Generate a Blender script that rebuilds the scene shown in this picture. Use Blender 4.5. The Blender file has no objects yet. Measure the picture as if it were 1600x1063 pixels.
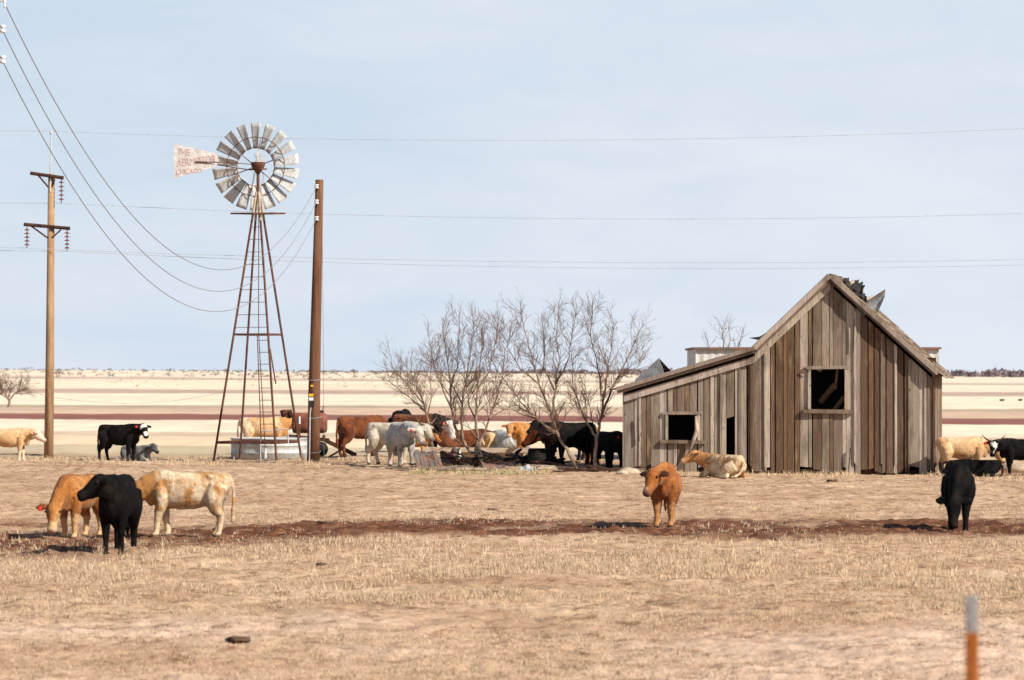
import bpy, math, random
import numpy as np
from mathutils import Vector, Matrix, noise as mnoise

R = math.radians
C = bpy.context.scene.collection
rnd = random.Random(7)

# ------------------------------------------------------------------ camera
FPX, CH, HY = 5600.0, 2.5, 585.0        # focal length in photo pixels, eye height, horizon row
cd = bpy.data.cameras.new("camera")
cam = bpy.data.objects.new("camera", cd); C.objects.link(cam)
cd.sensor_width = 36.0
cd.lens = FPX / 1600.0 * 36.0
cd.clip_start = 0.5; cd.clip_end = 20000
cam.location = (0, 0, CH)
cam.rotation_euler = (R(90) + math.atan((HY - 531.5) / FPX), 0, 0)
cd.dof.use_dof = True; cd.dof.focus_distance = 78.0; cd.dof.aperture_fstop = 4.0
bpy.context.scene.camera = cam

# ------------------------------------------------------------------ light
SUN = Vector((1.0, -0.80, 0.98)).normalized()
sd = bpy.data.lights.new("sun", 'SUN'); sd.energy = 5.0; sd.angle = R(0.5); sd.color = (1.0, 0.93, 0.82)
so = bpy.data.objects.new("sun", sd); C.objects.link(so)
so.rotation_euler = SUN.to_track_quat('Z', 'Y').to_euler()
so.location = (40, -30, 60)
W = bpy.data.worlds.new("World"); bpy.context.scene.world = W; W.use_nodes = True
nt = W.node_tree; nt.nodes.clear()
wo = nt.nodes.new('ShaderNodeOutputWorld'); bg = nt.nodes.new('ShaderNodeBackground')
sky = nt.nodes.new('ShaderNodeTexSky'); sky.sky_type = 'NISHITA'; sky.sun_disc = False
sky.sun_elevation = math.asin(SUN.z); sky.sun_rotation = math.atan2(SUN.x, SUN.y)
sky.air_density = 1.0; sky.dust_density = 1.0; sky.ozone_density = 1.0
bg.inputs[1].default_value = 0.075
tc = nt.nodes.new('ShaderNodeTexCoord'); mp = nt.nodes.new('ShaderNodeMapping')
mp.inputs['Scale'].default_value = (5.0, 5.0, 17.0); mp.inputs['Rotation'].default_value = (0, R(18), 0)
nz = nt.nodes.new('ShaderNodeTexNoise'); nz.inputs['Scale'].default_value = 1.7; nz.inputs['Detail'].default_value = 5; nz.inputs['Roughness'].default_value = 0.5
cr = nt.nodes.new('ShaderNodeValToRGB')
cr.color_ramp.elements[0].position = 0.22; cr.color_ramp.elements[0].color = (0.22, 0.22, 0.22, 1)
cr.color_ramp.elements[1].position = 0.60; cr.color_ramp.elements[1].color = (0.95, 0.95, 0.95, 1)
mx = nt.nodes.new('ShaderNodeMix'); mx.data_type = 'RGBA'
mx.inputs[7].default_value = (8.1, 8.65, 9.5, 1)
L = nt.links.new
sz_ = nt.nodes.new('ShaderNodeSeparateXYZ'); hz = nt.nodes.new('ShaderNodeMapRange')
hz.inputs[1].default_value = 0.11; hz.inputs[2].default_value = 0.26; hz.inputs[3].default_value = 1.0; hz.inputs[4].default_value = 0.0
fm = nt.nodes.new('ShaderNodeMath'); fm.operation = 'MULTIPLY'
nt.links.new(tc.outputs['Generated'], sz_.inputs[0]); nt.links.new(sz_.outputs[2], hz.inputs[0]); nt.links.new(cr.outputs[0], fm.inputs[0]); nt.links.new(hz.outputs[0], fm.inputs[1])
dp = nt.nodes.new('ShaderNodeVectorMath'); dp.operation = 'DOT_PRODUCT'; dp.inputs[1].default_value = (0.55, 0.0, -1.7)
ad = nt.nodes.new('ShaderNodeMath'); ad.operation = 'ADD'; nz2 = nt.nodes.new('ShaderNodeTexNoise'); nz2.inputs['Scale'].default_value = 5.0; nz2.inputs['Detail'].default_value = 7; nz2.inputs['Roughness'].default_value = 0.62; nz2.inputs['Distortion'].default_value = 0.6
av = nt.nodes.new('ShaderNodeMix'); av.inputs[0].default_value = 0.35
nt.links.new(tc.outputs['Generated'], dp.inputs[0]); nt.links.new(mp.outputs[0], nz2.inputs[0])
L(tc.outputs['Generated'], mp.inputs[0]); L(mp.outputs[0], nz.inputs[0]); L(nz.outputs[0], av.inputs[2]); L(nz2.outputs[0], av.inputs[3]); L(av.outputs[0], ad.inputs[0]); L(dp.outputs['Value'], ad.inputs[1]); L(ad.outputs[0], cr.inputs[0])
L(fm.outputs[0], mx.inputs[0]); mb_ = nt.nodes.new('ShaderNodeMix'); mb_.data_type = 'RGBA'; mb_.inputs[7].default_value = (5.9, 7.2, 8.6, 1)
L(hz.outputs[0], mb_.inputs[0]); L(sky.outputs[0], mb_.inputs[6]); L(mb_.outputs[2], mx.inputs[6]); L(mx.outputs[2], bg.inputs[0]); L(bg.outputs[0], wo.inputs[0])
vs = bpy.context.scene.view_settings
vs.view_transform = 'Standard'; vs.look = 'None'; vs.gamma = 1.0; vs.use_curve_mapping = False
vs.exposure = 0.36

# ------------------------------------------------------------------ mapping helpers
def gd(py): return FPX * CH / (py - HY)                       # distance of a flat ground row
def P(px, py, d): return Vector(((px - 800) / FPX * d, d, CH + (HY - py) / FPX * d))
def G(px, py): d = gd(py); return Vector(((px - 800) / FPX * d, d, 0.0))

# ------------------------------------------------------------------ numpy noise
def _h(ix, iy, seed):
    n = (ix.astype(np.int64) * 374761393 + iy.astype(np.int64) * 668265263 + seed * 1442695041) & 0x7fffffff
    n = ((n ^ (n >> 13)) * 1274126177) & 0x7fffffff
    n = (n ^ (n >> 16)) & 0xffff
    return n / 65535.0
def vnoise(x, y, seed=0):
    x0 = np.floor(x); y0 = np.floor(y); fx = x - x0; fy = y - y0
    fx = fx * fx * (3 - 2 * fx); fy = fy * fy * (3 - 2 * fy)
    a = _h(x0, y0, seed); b = _h(x0 + 1, y0, seed); c = _h(x0, y0 + 1, seed); d = _h(x0 + 1, y0 + 1, seed)
    return (a * (1 - fx) + b * fx) * (1 - fy) + (c * (1 - fx) + d * fx) * fy
def fbm(x, y, o=4, seed=0):
    s = 0; a = 0.5; t = 0
    for i in range(o):
        s = s + a * vnoise(x * 2 ** i, y * 2 ** i, seed + i * 17); t += a; a *= 0.5
    return s / t
def sstep(a, b, x):
    t = np.clip((x - a) / (b - a), 0, 1); return t * t * (3 - 2 * t)

# ------------------------------------------------------------------ materials
def lin(r, g, b):
    f = lambda c: (c / 255 / 12.92) if c / 255 <= 0.04045 else ((c / 255 + 0.055) / 1.055) ** 2.4
    return (f(r), f(g), f(b), 1)
class N:
    def __init__(s, name, rough=0.8, spec=0.3, metal=0.0):
        s.m = bpy.data.materials.new(name); s.m.use_nodes = True
        s.t = s.m.node_tree; s.b = s.t.nodes['Principled BSDF']
        s.b.inputs['Roughness'].default_value = rough
        s.b.inputs['Specular IOR Level'].default_value = spec
        s.b.inputs['Metallic'].default_value = metal
    def n(s, t): return s.t.nodes.new(t)
    def l(s, a, b): s.t.links.new(a, b)
    def coord(s, scale=(1, 1, 1), kind='Object'):
        a = s.n('ShaderNodeTexCoord'); m = s.n('ShaderNodeMapping'); m.inputs['Scale'].default_value = scale
        s.l(a.outputs[kind], m.inputs[0]); return m.outputs[0]
    def noise(s, vec, scale, detail=4, rough=0.55, dist=0):
        n = s.n('ShaderNodeTexNoise'); n.inputs['Scale'].default_value = scale; n.inputs['Detail'].default_value = detail
        n.inputs['Roughness'].default_value = rough; n.inputs['Distortion'].default_value = dist
        s.l(vec, n.inputs[0]); return n.outputs[0]
    def ramp(s, fac, stops, interp='LINEAR'):
        r = s.n('ShaderNodeValToRGB'); e = r.color_ramp.elements; r.color_ramp.interpolation = interp
        while len(e) < len(stops): e.new(0.5)
        for i, (p, c) in enumerate(stops):
            e[i].position = p; e[i].color = c if len(c) == 4 else (*c, 1)
        s.l(fac, r.inputs[0]); return r.outputs[0]
    def mix(s, fac, a, b, mode='MIX'):
        m = s.n('ShaderNodeMix'); m.data_type = 'RGBA'; m.blend_type = mode
        for v, i in ((fac, 0), (a, 6), (b, 7)):
            if hasattr(v, 'links'): s.l(v, m.inputs[i])
            elif i == 0: m.inputs[0].default_value = v
            else: m.inputs[i].default_value = v if len(v) == 4 else (*v, 1)
        return m.outputs[2]
    def math(s, op, a, b=0.0, c=None):
        m = s.n('ShaderNodeMath'); m.operation = op
        for i, v in enumerate((a, b) if c is None else (a, b, c)):
            if hasattr(v, 'links'): s.l(v, m.inputs[i])
            else: m.inputs[i].default_value = v
        return m.outputs[0]
    def attr(s, name):
        a = s.n('ShaderNodeAttribute'); a.attribute_name = name; return a
    def bump(s, h, strength=0.5, dist=0.02):
        b = s.n('ShaderNodeBump'); b.inputs['Strength'].default_value = strength; b.inputs['Distance'].default_value = dist
        s.l(h, b.inputs['Height']); s.l(b.outputs[0], s.b.inputs['Normal'])
    def col(s, c):
        if hasattr(c, 'links'): s.l(c, s.b.inputs['Base Color'])
        else: s.b.inputs['Base Color'].default_value = c
        return s.m
GREY = lambda v: (v, v, v, 1)

def mat_noisy(name, c1, c2, scale=4, stretch=(1, 1, 1), rough=0.8, spec=0.3, metal=0, bump=0.3, bd=0.01, lo=0.35, hi=0.65):
    m = N(name, rough, spec, metal); v = m.coord(stretch)
    n = m.noise(v, scale, 6, 0.62)
    c = m.ramp(n, [(lo, c1), (hi, c2)])
    f = m.noise(v, scale * 7, 3)
    c = m.mix(1.0, c, m.ramp(f, [(0.3, GREY(0.72)), (0.7, GREY(1.15))]), 'MULTIPLY')
    m.bump(f, bump, bd); return m.col(c)

def mat_attr_wood(name):
    m = N(name, 0.9, 0.15); v = m.coord((1, 1, 0.055))
    a = m.attr('Col').outputs['Color']
    g = m.noise(v, 34, 6, 0.7, 0.3)
    c = m.mix(1.0, a, m.ramp(g, [(0.30, GREY(0.50)), (0.5, GREY(1.0)), (0.72, GREY(1.28))]), 'MULTIPLY')
    v2 = m.coord((1, 1, 0.22)); st = m.noise(v2, 2.6, 5, 0.62)
    c = m.mix(m.ramp(st, [(0.48, GREY(0)), (0.66, GREY(0.65))]), c, (0.085, 0.050, 0.030, 1))
    st2 = m.noise(m.coord((1, 1, 0.16)), 5.2, 4, 0.6)
    c = m.mix(m.ramp(st2, [(0.56, GREY(0)), (0.70, GREY(0.6))]), c, (0.40, 0.26, 0.14, 1))
    kn = m.noise(m.coord((1, 1, 0.45)), 13, 2, 0.5)
    c = m.mix(m.ramp(kn, [(0.69, GREY(0)), (0.74, GREY(0.8))]), c, (0.05, 0.026, 0.016, 1))
    c = m.mix(1.0, c, (0.90, 0.86, 0.82, 1), 'MULTIPLY')
    m.bump(g, 0.6, 0.012); return m.col(c)
M = {}
M['boards'] = mat_attr_wood('weathered_boards')
M['greywood'] = mat_noisy('grey_wood', lin(128, 112, 98), lin(186, 168, 148), 3, (1, 1, 1), 0.9, 0.15)
M['polewood'] = mat_noisy('pole_wood', (0.11, 0.045, 0.024, 1), (0.21, 0.105, 0.058, 1), 9, (1, 1, 0.06), 0.85, 0.2, bump=0.6)
M['palepole'] = mat_noisy('pale_pole_wood', (0.26, 0.15, 0.08, 1), (0.44, 0.28, 0.16, 1), 9, (1, 1, 0.08), 0.85, 0.2, bump=0.6)
M['darkwood'] = mat_noisy('dark_wood', (0.035, 0.02, 0.015, 1), (0.10, 0.05, 0.032, 1), 6, (1, 1, 1), 0.9, 0.1)
M['charred'] = mat_noisy('charred_wood', (0.008, 0.007, 0.007, 1), (0.03, 0.024, 0.022, 1), 6, (1, 1, 1), 0.85, 0.2)
M['rust'] = mat_noisy('rust', (0.075, 0.026, 0.016, 1), (0.165, 0.068, 0.040, 1), 6, (1, 1, 0.4), 0.8, 0.3)
M['redrust'] = mat_noisy('red_rust', (0.16, 0.045, 0.025, 1), (0.32, 0.12, 0.07, 1), 4, (1, 1, 1), 0.8, 0.3)
M['galv'] = mat_noisy('galvanised', (0.42, 0.43, 0.43, 1), (0.62, 0.62, 0.60, 1), 5, (1, 1, 0.4), 0.5, 0.4, 0.15, 0.1, lo=0.3, hi=0.7)
M['blade'] = mat_noisy('blade_metal', (0.47, 0.47, 0.455, 1), (0.56, 0.55, 0.53, 1), 2, (1, 1, 1), 0.7, 0.3, 0.0, 0.0)
M['vane'] = mat_noisy('vane_paint', (0.50, 0.46, 0.44, 1), (0.72, 0.68, 0.65, 1), 6, (1, 1, 1), 0.6, 0.3, 0, 0.1)
M['tin'] = mat_noisy('tin_sheet', (0.26, 0.28, 0.30, 1), (0.46, 0.48, 0.50, 1), 3, (1, 1, 1), 0.45, 0.5, 0.3, 0.1)
M['rusttin'] = mat_noisy('rusty_tin', (0.13, 0.115, 0.105, 1), (0.25, 0.11, 0.07, 1), 3, (1, 1, 1), 0.7, 0.3, 0.1, 0.15, lo=0.42, hi=0.58)
M['tar_and_shade'] = mat_noisy('tar_felt_and_shade', (0.012, 0.011, 0.011, 1), (0.04, 0.035, 0.032, 1), 5)  # roof felt, and the black that stands for shade on tin and inside
M['porcelain'] = mat_noisy('porcelain', (0.7, 0.7, 0.68, 1), (0.8, 0.8, 0.78, 1), 5, rough=0.25, spec=0.5, bump=0.0)
M['brownglaze'] = mat_noisy('brown_glaze', (0.12, 0.035, 0.022, 1), (0.2, 0.06, 0.04, 1), 5, rough=0.3, spec=0.5, bump=0.0)
M['wire'] = mat_noisy('line_wire', (0.20, 0.20, 0.21, 1), (0.30, 0.30, 0.30, 1), 5, rough=0.6)
M['palewire'] = mat_noisy('aluminium_wire', (0.45, 0.46, 0.48, 1), (0.55, 0.56, 0.58, 1), 5, rough=0.6)
M['bark'] = mat_noisy('bark', (0.15, 0.105, 0.08, 1), (0.36, 0.27, 0.20, 1), 6, (1, 1, 0.3), 0.9, 0.1, bump=0.6)
M['twig'] = mat_noisy('twig_bark', (0.11, 0.054, 0.037, 1), (0.235, 0.135, 0.094, 1), 2.2, (1, 1, 1), 0.9, 0.1)
M['shedpaint'] = mat_noisy('shed_metal', (0.52, 0.50, 0.47, 1), (0.66, 0.65, 0.62, 1), 1.5, (3, 3, 0.4), 0.6)
M['shingle'] = mat_attr_wood('shingles')
M['orange'] = mat_noisy('orange_paint', (0.42, 0.10, 0.018, 1), (0.52, 0.17, 0.03, 1), 14, (1, 1, 0.4), 0.6)
M['postwhite'] = mat_noisy('chalky_white_paint', (0.36, 0.33, 0.30, 1), (0.50, 0.47, 0.42, 1), 14, (1, 1, 0.4), 0.6)
M['water'] = mat_noisy('tank_water', (0.02, 0.03, 0.03, 1), (0.03, 0.04, 0.04, 1), 3, rough=0.08, spec=0.5, bump=0.05)
M['rubber'] = mat_noisy('tyre_rubber', (0.012, 0.011, 0.01, 1), (0.03, 0.026, 0.024, 1), 8)
M['dung'] = mat_noisy('dried_dung', (0.06, 0.032, 0.018, 1), (0.14, 0.075, 0.045, 1), 14)
M['eye'] = mat_noisy('eye', (0.008, 0.006, 0.005, 1), (0.012, 0.008, 0.006, 1), 3, rough=0.12, spec=0.5, bump=0)
M['tag'] = mat_noisy('red_plastic_tag', (0.62, 0.03, 0.02, 1), (0.70, 0.05, 0.03, 1), 9, rough=0.4, bump=0)
M['horn'] = mat_noisy('horn', (0.05, 0.035, 0.028, 1), (0.22, 0.17, 0.12, 1), 9, rough=0.45, bump=0.1)
M['yellow'] = mat_noisy('yellow_label', (0.70, 0.42, 0.02, 1), (0.78, 0.50, 0.03, 1), 9, rough=0.5, bump=0)
M['whitelabel'] = mat_noisy('white_label', (0.72, 0.72, 0.72, 1), (0.8, 0.8, 0.8, 1), 9, rough=0.5, bump=0)
M['black'] = mat_noisy('black_metal', (0.012, 0.012, 0.013, 1), (0.025, 0.025, 0.026, 1), 9, rough=0.5, bump=0.1)
M['redletter'] = mat_noisy('faded_red_letters', (0.57, 0.33, 0.28, 1), (0.67, 0.57, 0.54, 1), 13, rough=0.7, bump=0, lo=0.45, hi=0.66)
M['plank'] = mat_noisy('bleached_plank', (0.36, 0.27, 0.19, 1), (0.56, 0.45, 0.34, 1), 5, (0.2, 1, 1), 0.9)
M['paleb'] = mat_noisy('sunlit_beam_wood', (0.50, 0.27, 0.14, 1), (0.66, 0.42, 0.25, 1), 5, (1, 1, 1), 0.9)  # bright tone puts sun through the roof hole into the beam colour
M['scrubm'] = mat_noisy('far_scrub', (0.10, 0.08, 0.07, 1), (0.22, 0.17, 0.13, 1), 0.5, rough=0.95, bump=0)
M['woods'] = mat_noisy('far_bare_woods', (0.12, 0.092, 0.105, 1), (0.21, 0.16, 0.17, 1), 0.2, rough=0.95, bump=0)

# ------------------------------------------------------------------ mesh builder
class MB:
    def __init__(s): s.v = []; s.f = []; s.c = []; s.cur = None
    def add(s, vs, fs, col=None):
        o = len(s.v); s.v += [tuple(v) for v in vs]; s.f += [tuple(i + o for i in f) for f in fs]
        s.c += [col or s.cur or (1, 1, 1, 1)] * len(vs)
    def box(s, c, size, rot=None, col=None):
        hx, hy, hz = size[0] / 2, size[1] / 2, size[2] / 2; c = Vector(c)
        vs = [Vector((x, y, z)) for x in (-hx, hx) for y in (-hy, hy) for z in (-hz, hz)]
        if rot is not None: vs = [rot @ v for v in vs]
        s.add([c + v for v in vs], [(0, 1, 3, 2), (4, 6, 7, 5), (0, 4, 5, 1), (2, 3, 7, 6), (0, 2, 6, 4), (1, 5, 7, 3)], col)
    def beam(s, a, b, w, h, up=(0, 0, 1), col=None):
        a = Vector(a); b = Vector(b); t = (b - a).normalized(); u = Vector(up)
        if abs(t.dot(u)) > 0.95: u = Vector((0, 1, 0))
        sd_ = t.cross(u).normalized(); u = sd_.cross(t)
        vs = []
        for p in (a, b):
            for i, j in ((-1, -1), (1, -1), (1, 1), (-1, 1)): vs.append(p + sd_ * (w / 2 * i) + u * (h / 2 * j))
        s.add(vs, [(3, 2, 1, 0), (4, 5, 6, 7), (0, 1, 5, 4), (1, 2, 6, 5), (2, 3, 7, 6), (3, 0, 4, 7)], col)
    def tube(s, pts, rad, n=6, col=None, cap=True):
        pts = [Vector(p) for p in pts]; k = len(pts)
        if not hasattr(rad, '__len__'): rad = [rad] * k
        t0 = (pts[1] - pts[0]).normalized(); u = Vector((0, 0, 1))
        if abs(t0.dot(u)) > 0.9: u = Vector((1, 0, 0))
        sd_ = t0.cross(u).normalized(); vs = []
        for i in range(k):
            t = (pts[min(i + 1, k - 1)] - pts[max(i - 1, 0)]).normalized()
            sd_ = (sd_ - t * sd_.dot(t)).normalized(); w = t.cross(sd_)
            for j in range(n):
                a = 2 * math.pi * j / n
                vs.append(pts[i] + (sd_ * math.cos(a) + w * math.sin(a)) * rad[i])
        fs = [(i * n + j, i * n + (j + 1) % n, (i + 1) * n + (j + 1) % n, (i + 1) * n + j) for i in range(k - 1) for j in range(n)]
        if cap: fs += [tuple(range(n - 1, -1, -1)), tuple((k - 1) * n + j for j in range(n))]
        s.add(vs, fs, col)
    def rings(s, rings, closed_caps=True, col=None):
        n = len(rings[0]); vs = [p for r in rings for p in r]; k = len(rings)
        fs = [(i * n + j, i * n + (j + 1) % n, (i + 1) * n + (j + 1) % n, (i + 1) * n + j) for i in range(k - 1) for j in range(n)]
        if closed_caps: fs += [tuple(range(n - 1, -1, -1)), tuple((k - 1) * n + j for j in range(n))]
        s.add(vs, fs, col)
    def lathe(s, c, prof, n=20, axis=(0, 0, 1), col=None):
        ax = Vector(axis).normalized(); q = Vector((0, 0, 1)).rotation_difference(ax); c = Vector(c)
        s.rings([[c + q @ Vector((r * math.cos(2 * math.pi * j / n), r * math.sin(2 * math.pi * j / n), z)) for j in range(n)] for r, z in prof], True, col)
    def sphere(s, c, r, n=10, m=7, sc=(1, 1, 1)):
        s.rings([[Vector(c) + Vector((r * sc[0] * math.sin(t) * math.cos(2 * math.pi * j / n), r * sc[1] * math.sin(t) * math.sin(2 * math.pi * j / n), r * sc[2] * math.cos(t))) for j in range(n)]
                 for t in [max(0.06, min(math.pi - 0.06, math.pi * (m - i) / m)) for i in range(m + 1)]])
    def build(s, name, mat, parent=None, smooth=False, loc=None, rotz=0, colattr=False):
        me = bpy.data.meshes.new(name); me.from_pydata(s.v, [], s.f); me.update()
        if colattr:
            a = me.attributes.new('Col', 'FLOAT_COLOR', 'POINT')
            a.data.foreach_set('color', np.array(s.c, dtype=np.float32).ravel())
        if smooth: me.polygons.foreach_set('use_smooth', [True] * len(me.polygons))
        me.materials.append(mat)
        o = bpy.data.objects.new(name, me); C.objects.link(o)
        if parent is not None: o.parent = parent
        if loc is not None: o.location = loc
        o.rotation_euler.z = rotz
        return o
def tag(o, label, cat, group=None):
    o['label'] = label; o['category'] = cat
    if group: o['group'] = group
    return o
def thing(name, label, cat, loc=(0, 0, 0), rotz=0, group=None):
    o = bpy.data.objects.new(name, None); C.objects.link(o); o.empty_display_size = 0.2
    o.location = loc; o.rotation_euler = (0, 0, rotz); return tag(o, label, cat, group)

def np_mesh(name, verts, tris, mat, col=None):
    me = bpy.data.meshes.new(name); nv = len(verts); k = tris.shape[1]; nf = len(tris)
    me.vertices.add(nv); me.vertices.foreach_set('co', verts.astype(np.float32).ravel())
    me.loops.add(nf * k); me.loops.foreach_set('vertex_index', tris.astype(np.int32).ravel())
    me.polygons.add(nf); me.polygons.foreach_set('loop_start', np.arange(0, nf * k, k, dtype=np.int32))
    me.update(calc_edges=True)
    if col is not None:
        a = me.attributes.new('Col', 'FLOAT_COLOR', 'POINT'); a.data.foreach_set('color', col.astype(np.float32).ravel())
    me.materials.append(mat); o = bpy.data.objects.new(name, me); C.objects.link(o); return o

# ------------------------------------------------------------------ ground
def zfar(X, Y):
    X = np.asarray(X, float); Y = np.asarray(Y, float)
    k = np.clip(X / np.maximum(Y, 1.0) / 0.143, -1.6, 1.3)
    top = 2.9 - 1.55 * k
    return sstep(380, 1500, Y) * top
def micro(X, Y):
    near = 1 - sstep(95, 130, Y)
    a = fbm(X * 1.3, Y * 1.3, 3, 5) - 0.5
    b = fbm(X * 5.5, Y * 5.5, 3, 9) - 0.5
    strip = strip_mask(X, Y)
    und = (fbm(X * 0.13, Y * 0.10, 2, 31) - 0.5) * 0.16
    return near * (und + a * 0.09 + b * (0.075 + 0.07 * strip))
def strip_mask(X, Y):
    n = (fbm(X * 0.35, Y * 0.35, 3, 21) - 0.5)
    c = 57.6 - 1.6 * sstep(4.0, 8.0, -X) + n * 6.0 - 1.2 * sstep(-7, -4, -np.abs(X + 7.5) * 1.0 - 2.0) 
    w = 3.6 + 2.6 * (fbm(X * 0.2, Y * 0 + 3.3, 2, 77) - 0.5) + 2.4 * sstep(4.0, 8.0, -X)
    return (1 - sstep(0.5, 1.2, np.abs(Y - c) / w)) * (0.55 + 0.45 * sstep(0.30, 0.44, fbm(X * 0.7 + 5, Y * 0.55, 4, 23)))
def zground(x, y):
    X = np.array([float(x)]); Y = np.array([float(y)])
    return float((micro(X, Y) + zfar(X, Y))[0])

rows = [3.0, 6.0, 10.0, 14.0, 18.0, 21.0, 24.0]
y = 26.0
while y < 112: rows.append(y); y *= 1.0024
while y < 12000: rows.append(y); y *= 1.035
ks = np.concatenate([[-3, -1.5, -0.8, -0.45, -0.3, -0.24, -0.2], np.linspace(-0.175, 0.175, 470), [0.2, 0.24, 0.3, 0.45, 0.8, 1.5, 3]])
YY, KK = np.meshgrid(np.array(rows), ks, indexing='ij')
XX = KK * (YY + 1.5)
ZZ = micro(XX, YY) + zfar(XX, YY)
nr, nc = XX.shape
vv = np.stack([XX, YY, ZZ], -1).reshape(-1, 3)
ii = np.arange(nr * nc).reshape(nr, nc)
qq = np.stack([ii[:-1, :-1], ii[:-1, 1:], ii[1:, 1:], ii[1:, :-1]], -1).reshape(-1, 4)
dirt = strip_mask(XX, YY).reshape(-1)
bare = (fbm(XX * 0.22 + 9, YY * 0.16, 3, 41) + 0.10 - 0.016 * np.clip(XX, -8, 8)).reshape(-1)
near = (1 - sstep(35.5, 38.8, YY + 2.2 * (fbm(XX * 0.5, YY * 0.5, 3, 45) - 0.5))).reshape(-1)
colg = np.stack([dirt, np.clip(sstep(0.38, 0.62, bare) * near, 0, 1), (YY.reshape(-1) * 0), np.ones(nr * nc)], -1)

g = N('ground', 0.95, 0.1)
oc = g.coord((1, 1, 0)); sep = g.n('ShaderNodeSeparateXYZ'); g.l(oc, sep.inputs[0])
n1 = g.noise(oc, 0.45, 5, 0.6); n2 = g.noise(oc, 3.2, 5, 0.65); n3 = g.noise(oc, 22, 3, 0.6)
past = g.ramp(n1, [(0.30, (0.40, 0.25, 0.155, 1)), (0.5, (0.53, 0.365, 0.24, 1)), (0.70, (0.64, 0.47, 0.325, 1))])
past = g.mix(g.ramp(n2, [(0.38, GREY(0.85)), (0.50, GREY(0))]), past, (0.24, 0.135, 0.08, 1))
at = g.attr('Col'); sc_ = g.n('ShaderNodeSeparateColor'); g.l(at.outputs['Color'], sc_.inputs[0])
past = g.mix(sc_.outputs[1], past, g.ramp(n2, [(0.32, (0.32, 0.185, 0.12, 1)), (0.43, (0.57, 0.405, 0.30, 1)), (0.66, (0.68, 0.505, 0.39, 1))]))
dcol = g.ramp(n2, [(0.3, (0.07, 0.026, 0.014, 1)), (0.52, (0.14, 0.055, 0.028, 1)), (0.64, (0.24, 0.115, 0.06, 1)), (0.76, (0.46, 0.31, 0.19, 1))])
past = g.mix(1.0, past, (1.02, 1.0, 0.97, 1), 'MULTIPLY')
past = g.mix(sc_.outputs[0], past, dcol)
past = g.mix(1.0, past, g.ramp(n3, [(0.25, GREY(0.60)), (0.7, GREY(1.18))]), 'MULTIPLY')
n4 = g.noise(g.coord((1, 0.8, 0)), 1.1, 4, 0.7)
past = g.mix(1.0, past, g.ramp(n4, [(0.32, GREY(0.80)), (0.55, GREY(1.05))]), 'MULTIPLY')
# far fields: bands running nearly across the view
cc = g.math('MULTIPLY_ADD', sep.outputs[0], 0.46, sep.outputs[1])
wob = g.noise(g.coord((0.05, 0.012, 0)), 1.0, 4, 0.6)
cc = g.math('MULTIPLY', cc, g.math('MULTIPLY_ADD', wob, 0.11, 0.945))
wob2 = g.noise(g.coord((0.5, 0.03, 0)), 1.0, 5, 0.7); cc = g.math('MULTIPLY', cc, g.math('MULTIPLY_ADD', wob2, 0.045, 0.978))
pos = g.math('DIVIDE', 100.0, g.math('MAXIMUM', cc, 60.0))
def band_d(py):
    lo, hi = 90.0, 4000.0
    for _ in range(60):
        m_ = (lo + hi) / 2; yy = HY + (CH - float(zfar(0, m_))) * FPX / m_
        if yy > py: lo = m_
        else: hi = m_
    return lo
cream = (0.84, 0.71, 0.53, 1); pale = (0.77, 0.65, 0.50, 1)
bands = [(588.0, pale), (594.3, (0.45, 0.33, 0.27, 1)), (597.0, (0.80, 0.67, 0.50, 1)), (610.5, (0.50, 0.36, 0.29, 1)), (617, (0.82, 0.69, 0.52, 1)),
         (635.5, (0.46, 0.36, 0.25, 1)), (639.5, (0.60, 0.43, 0.31, 1)), (649.5, (0.26, 0.110, 0.09, 1)), (659, cream), (679, (0.60, 0.46, 0.33, 1)),
         (686, (0.76, 0.58, 0.39, 1)), (702, (0.52, 0.42, 0.28, 1)), (716, (0.46, 0.35, 0.22, 1))]
stops = [(0.0, pale)]
for i, (py, c) in enumerate(bands):
    p_ = 100.0 / band_d(py)
    stops.append((p_ - 0.0048, stops[-1][1])); stops.append((p_ + 0.0048, c))
fld = g.ramp(pos, stops[:31])
tw = g.noise(g.coord((0.02, 0.03, 0)), 1.0, 6, 0.7)
fld = g.mix(1.0, fld, g.ramp(tw, [(0.28, GREY(0.80)), (0.62, GREY(1.08))]), 'MULTIPLY')
tw2 = g.noise(g.coord((0.4, 0.05, 0)), 1.0, 5, 0.7)
fld = g.mix(1.0, fld, g.ramp(tw2, [(0.3, GREY(0.84)), (0.62, GREY(1.06))]), 'MULTIPLY')
tofar = g.math('MULTIPLY_ADD', n1, 14.0, sep.outputs[1])
mr = g.n('ShaderNodeMapRange'); mr.inputs[1].default_value = 108; mr.inputs[2].default_value = 122; g.l(tofar, mr.inputs[0])
nr2 = g.noise(g.coord((0.16, 0.22, 0)), 1.0, 5, 0.65)
past = g.mix(g.ramp(nr2, [(0.52, GREY(0)), (0.68, GREY(0.40))]), past, (0.27, 0.125, 0.07, 1))
g.col(g.mix(mr.outputs[0], past, fld)); g.bump(g.mix(0.5, n2, n3), 0.55, 0.03)
M['ground'] = g.m
go = np_mesh('ground', vv, qq, M['ground'], colg); go['kind'] = 'structure'

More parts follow.
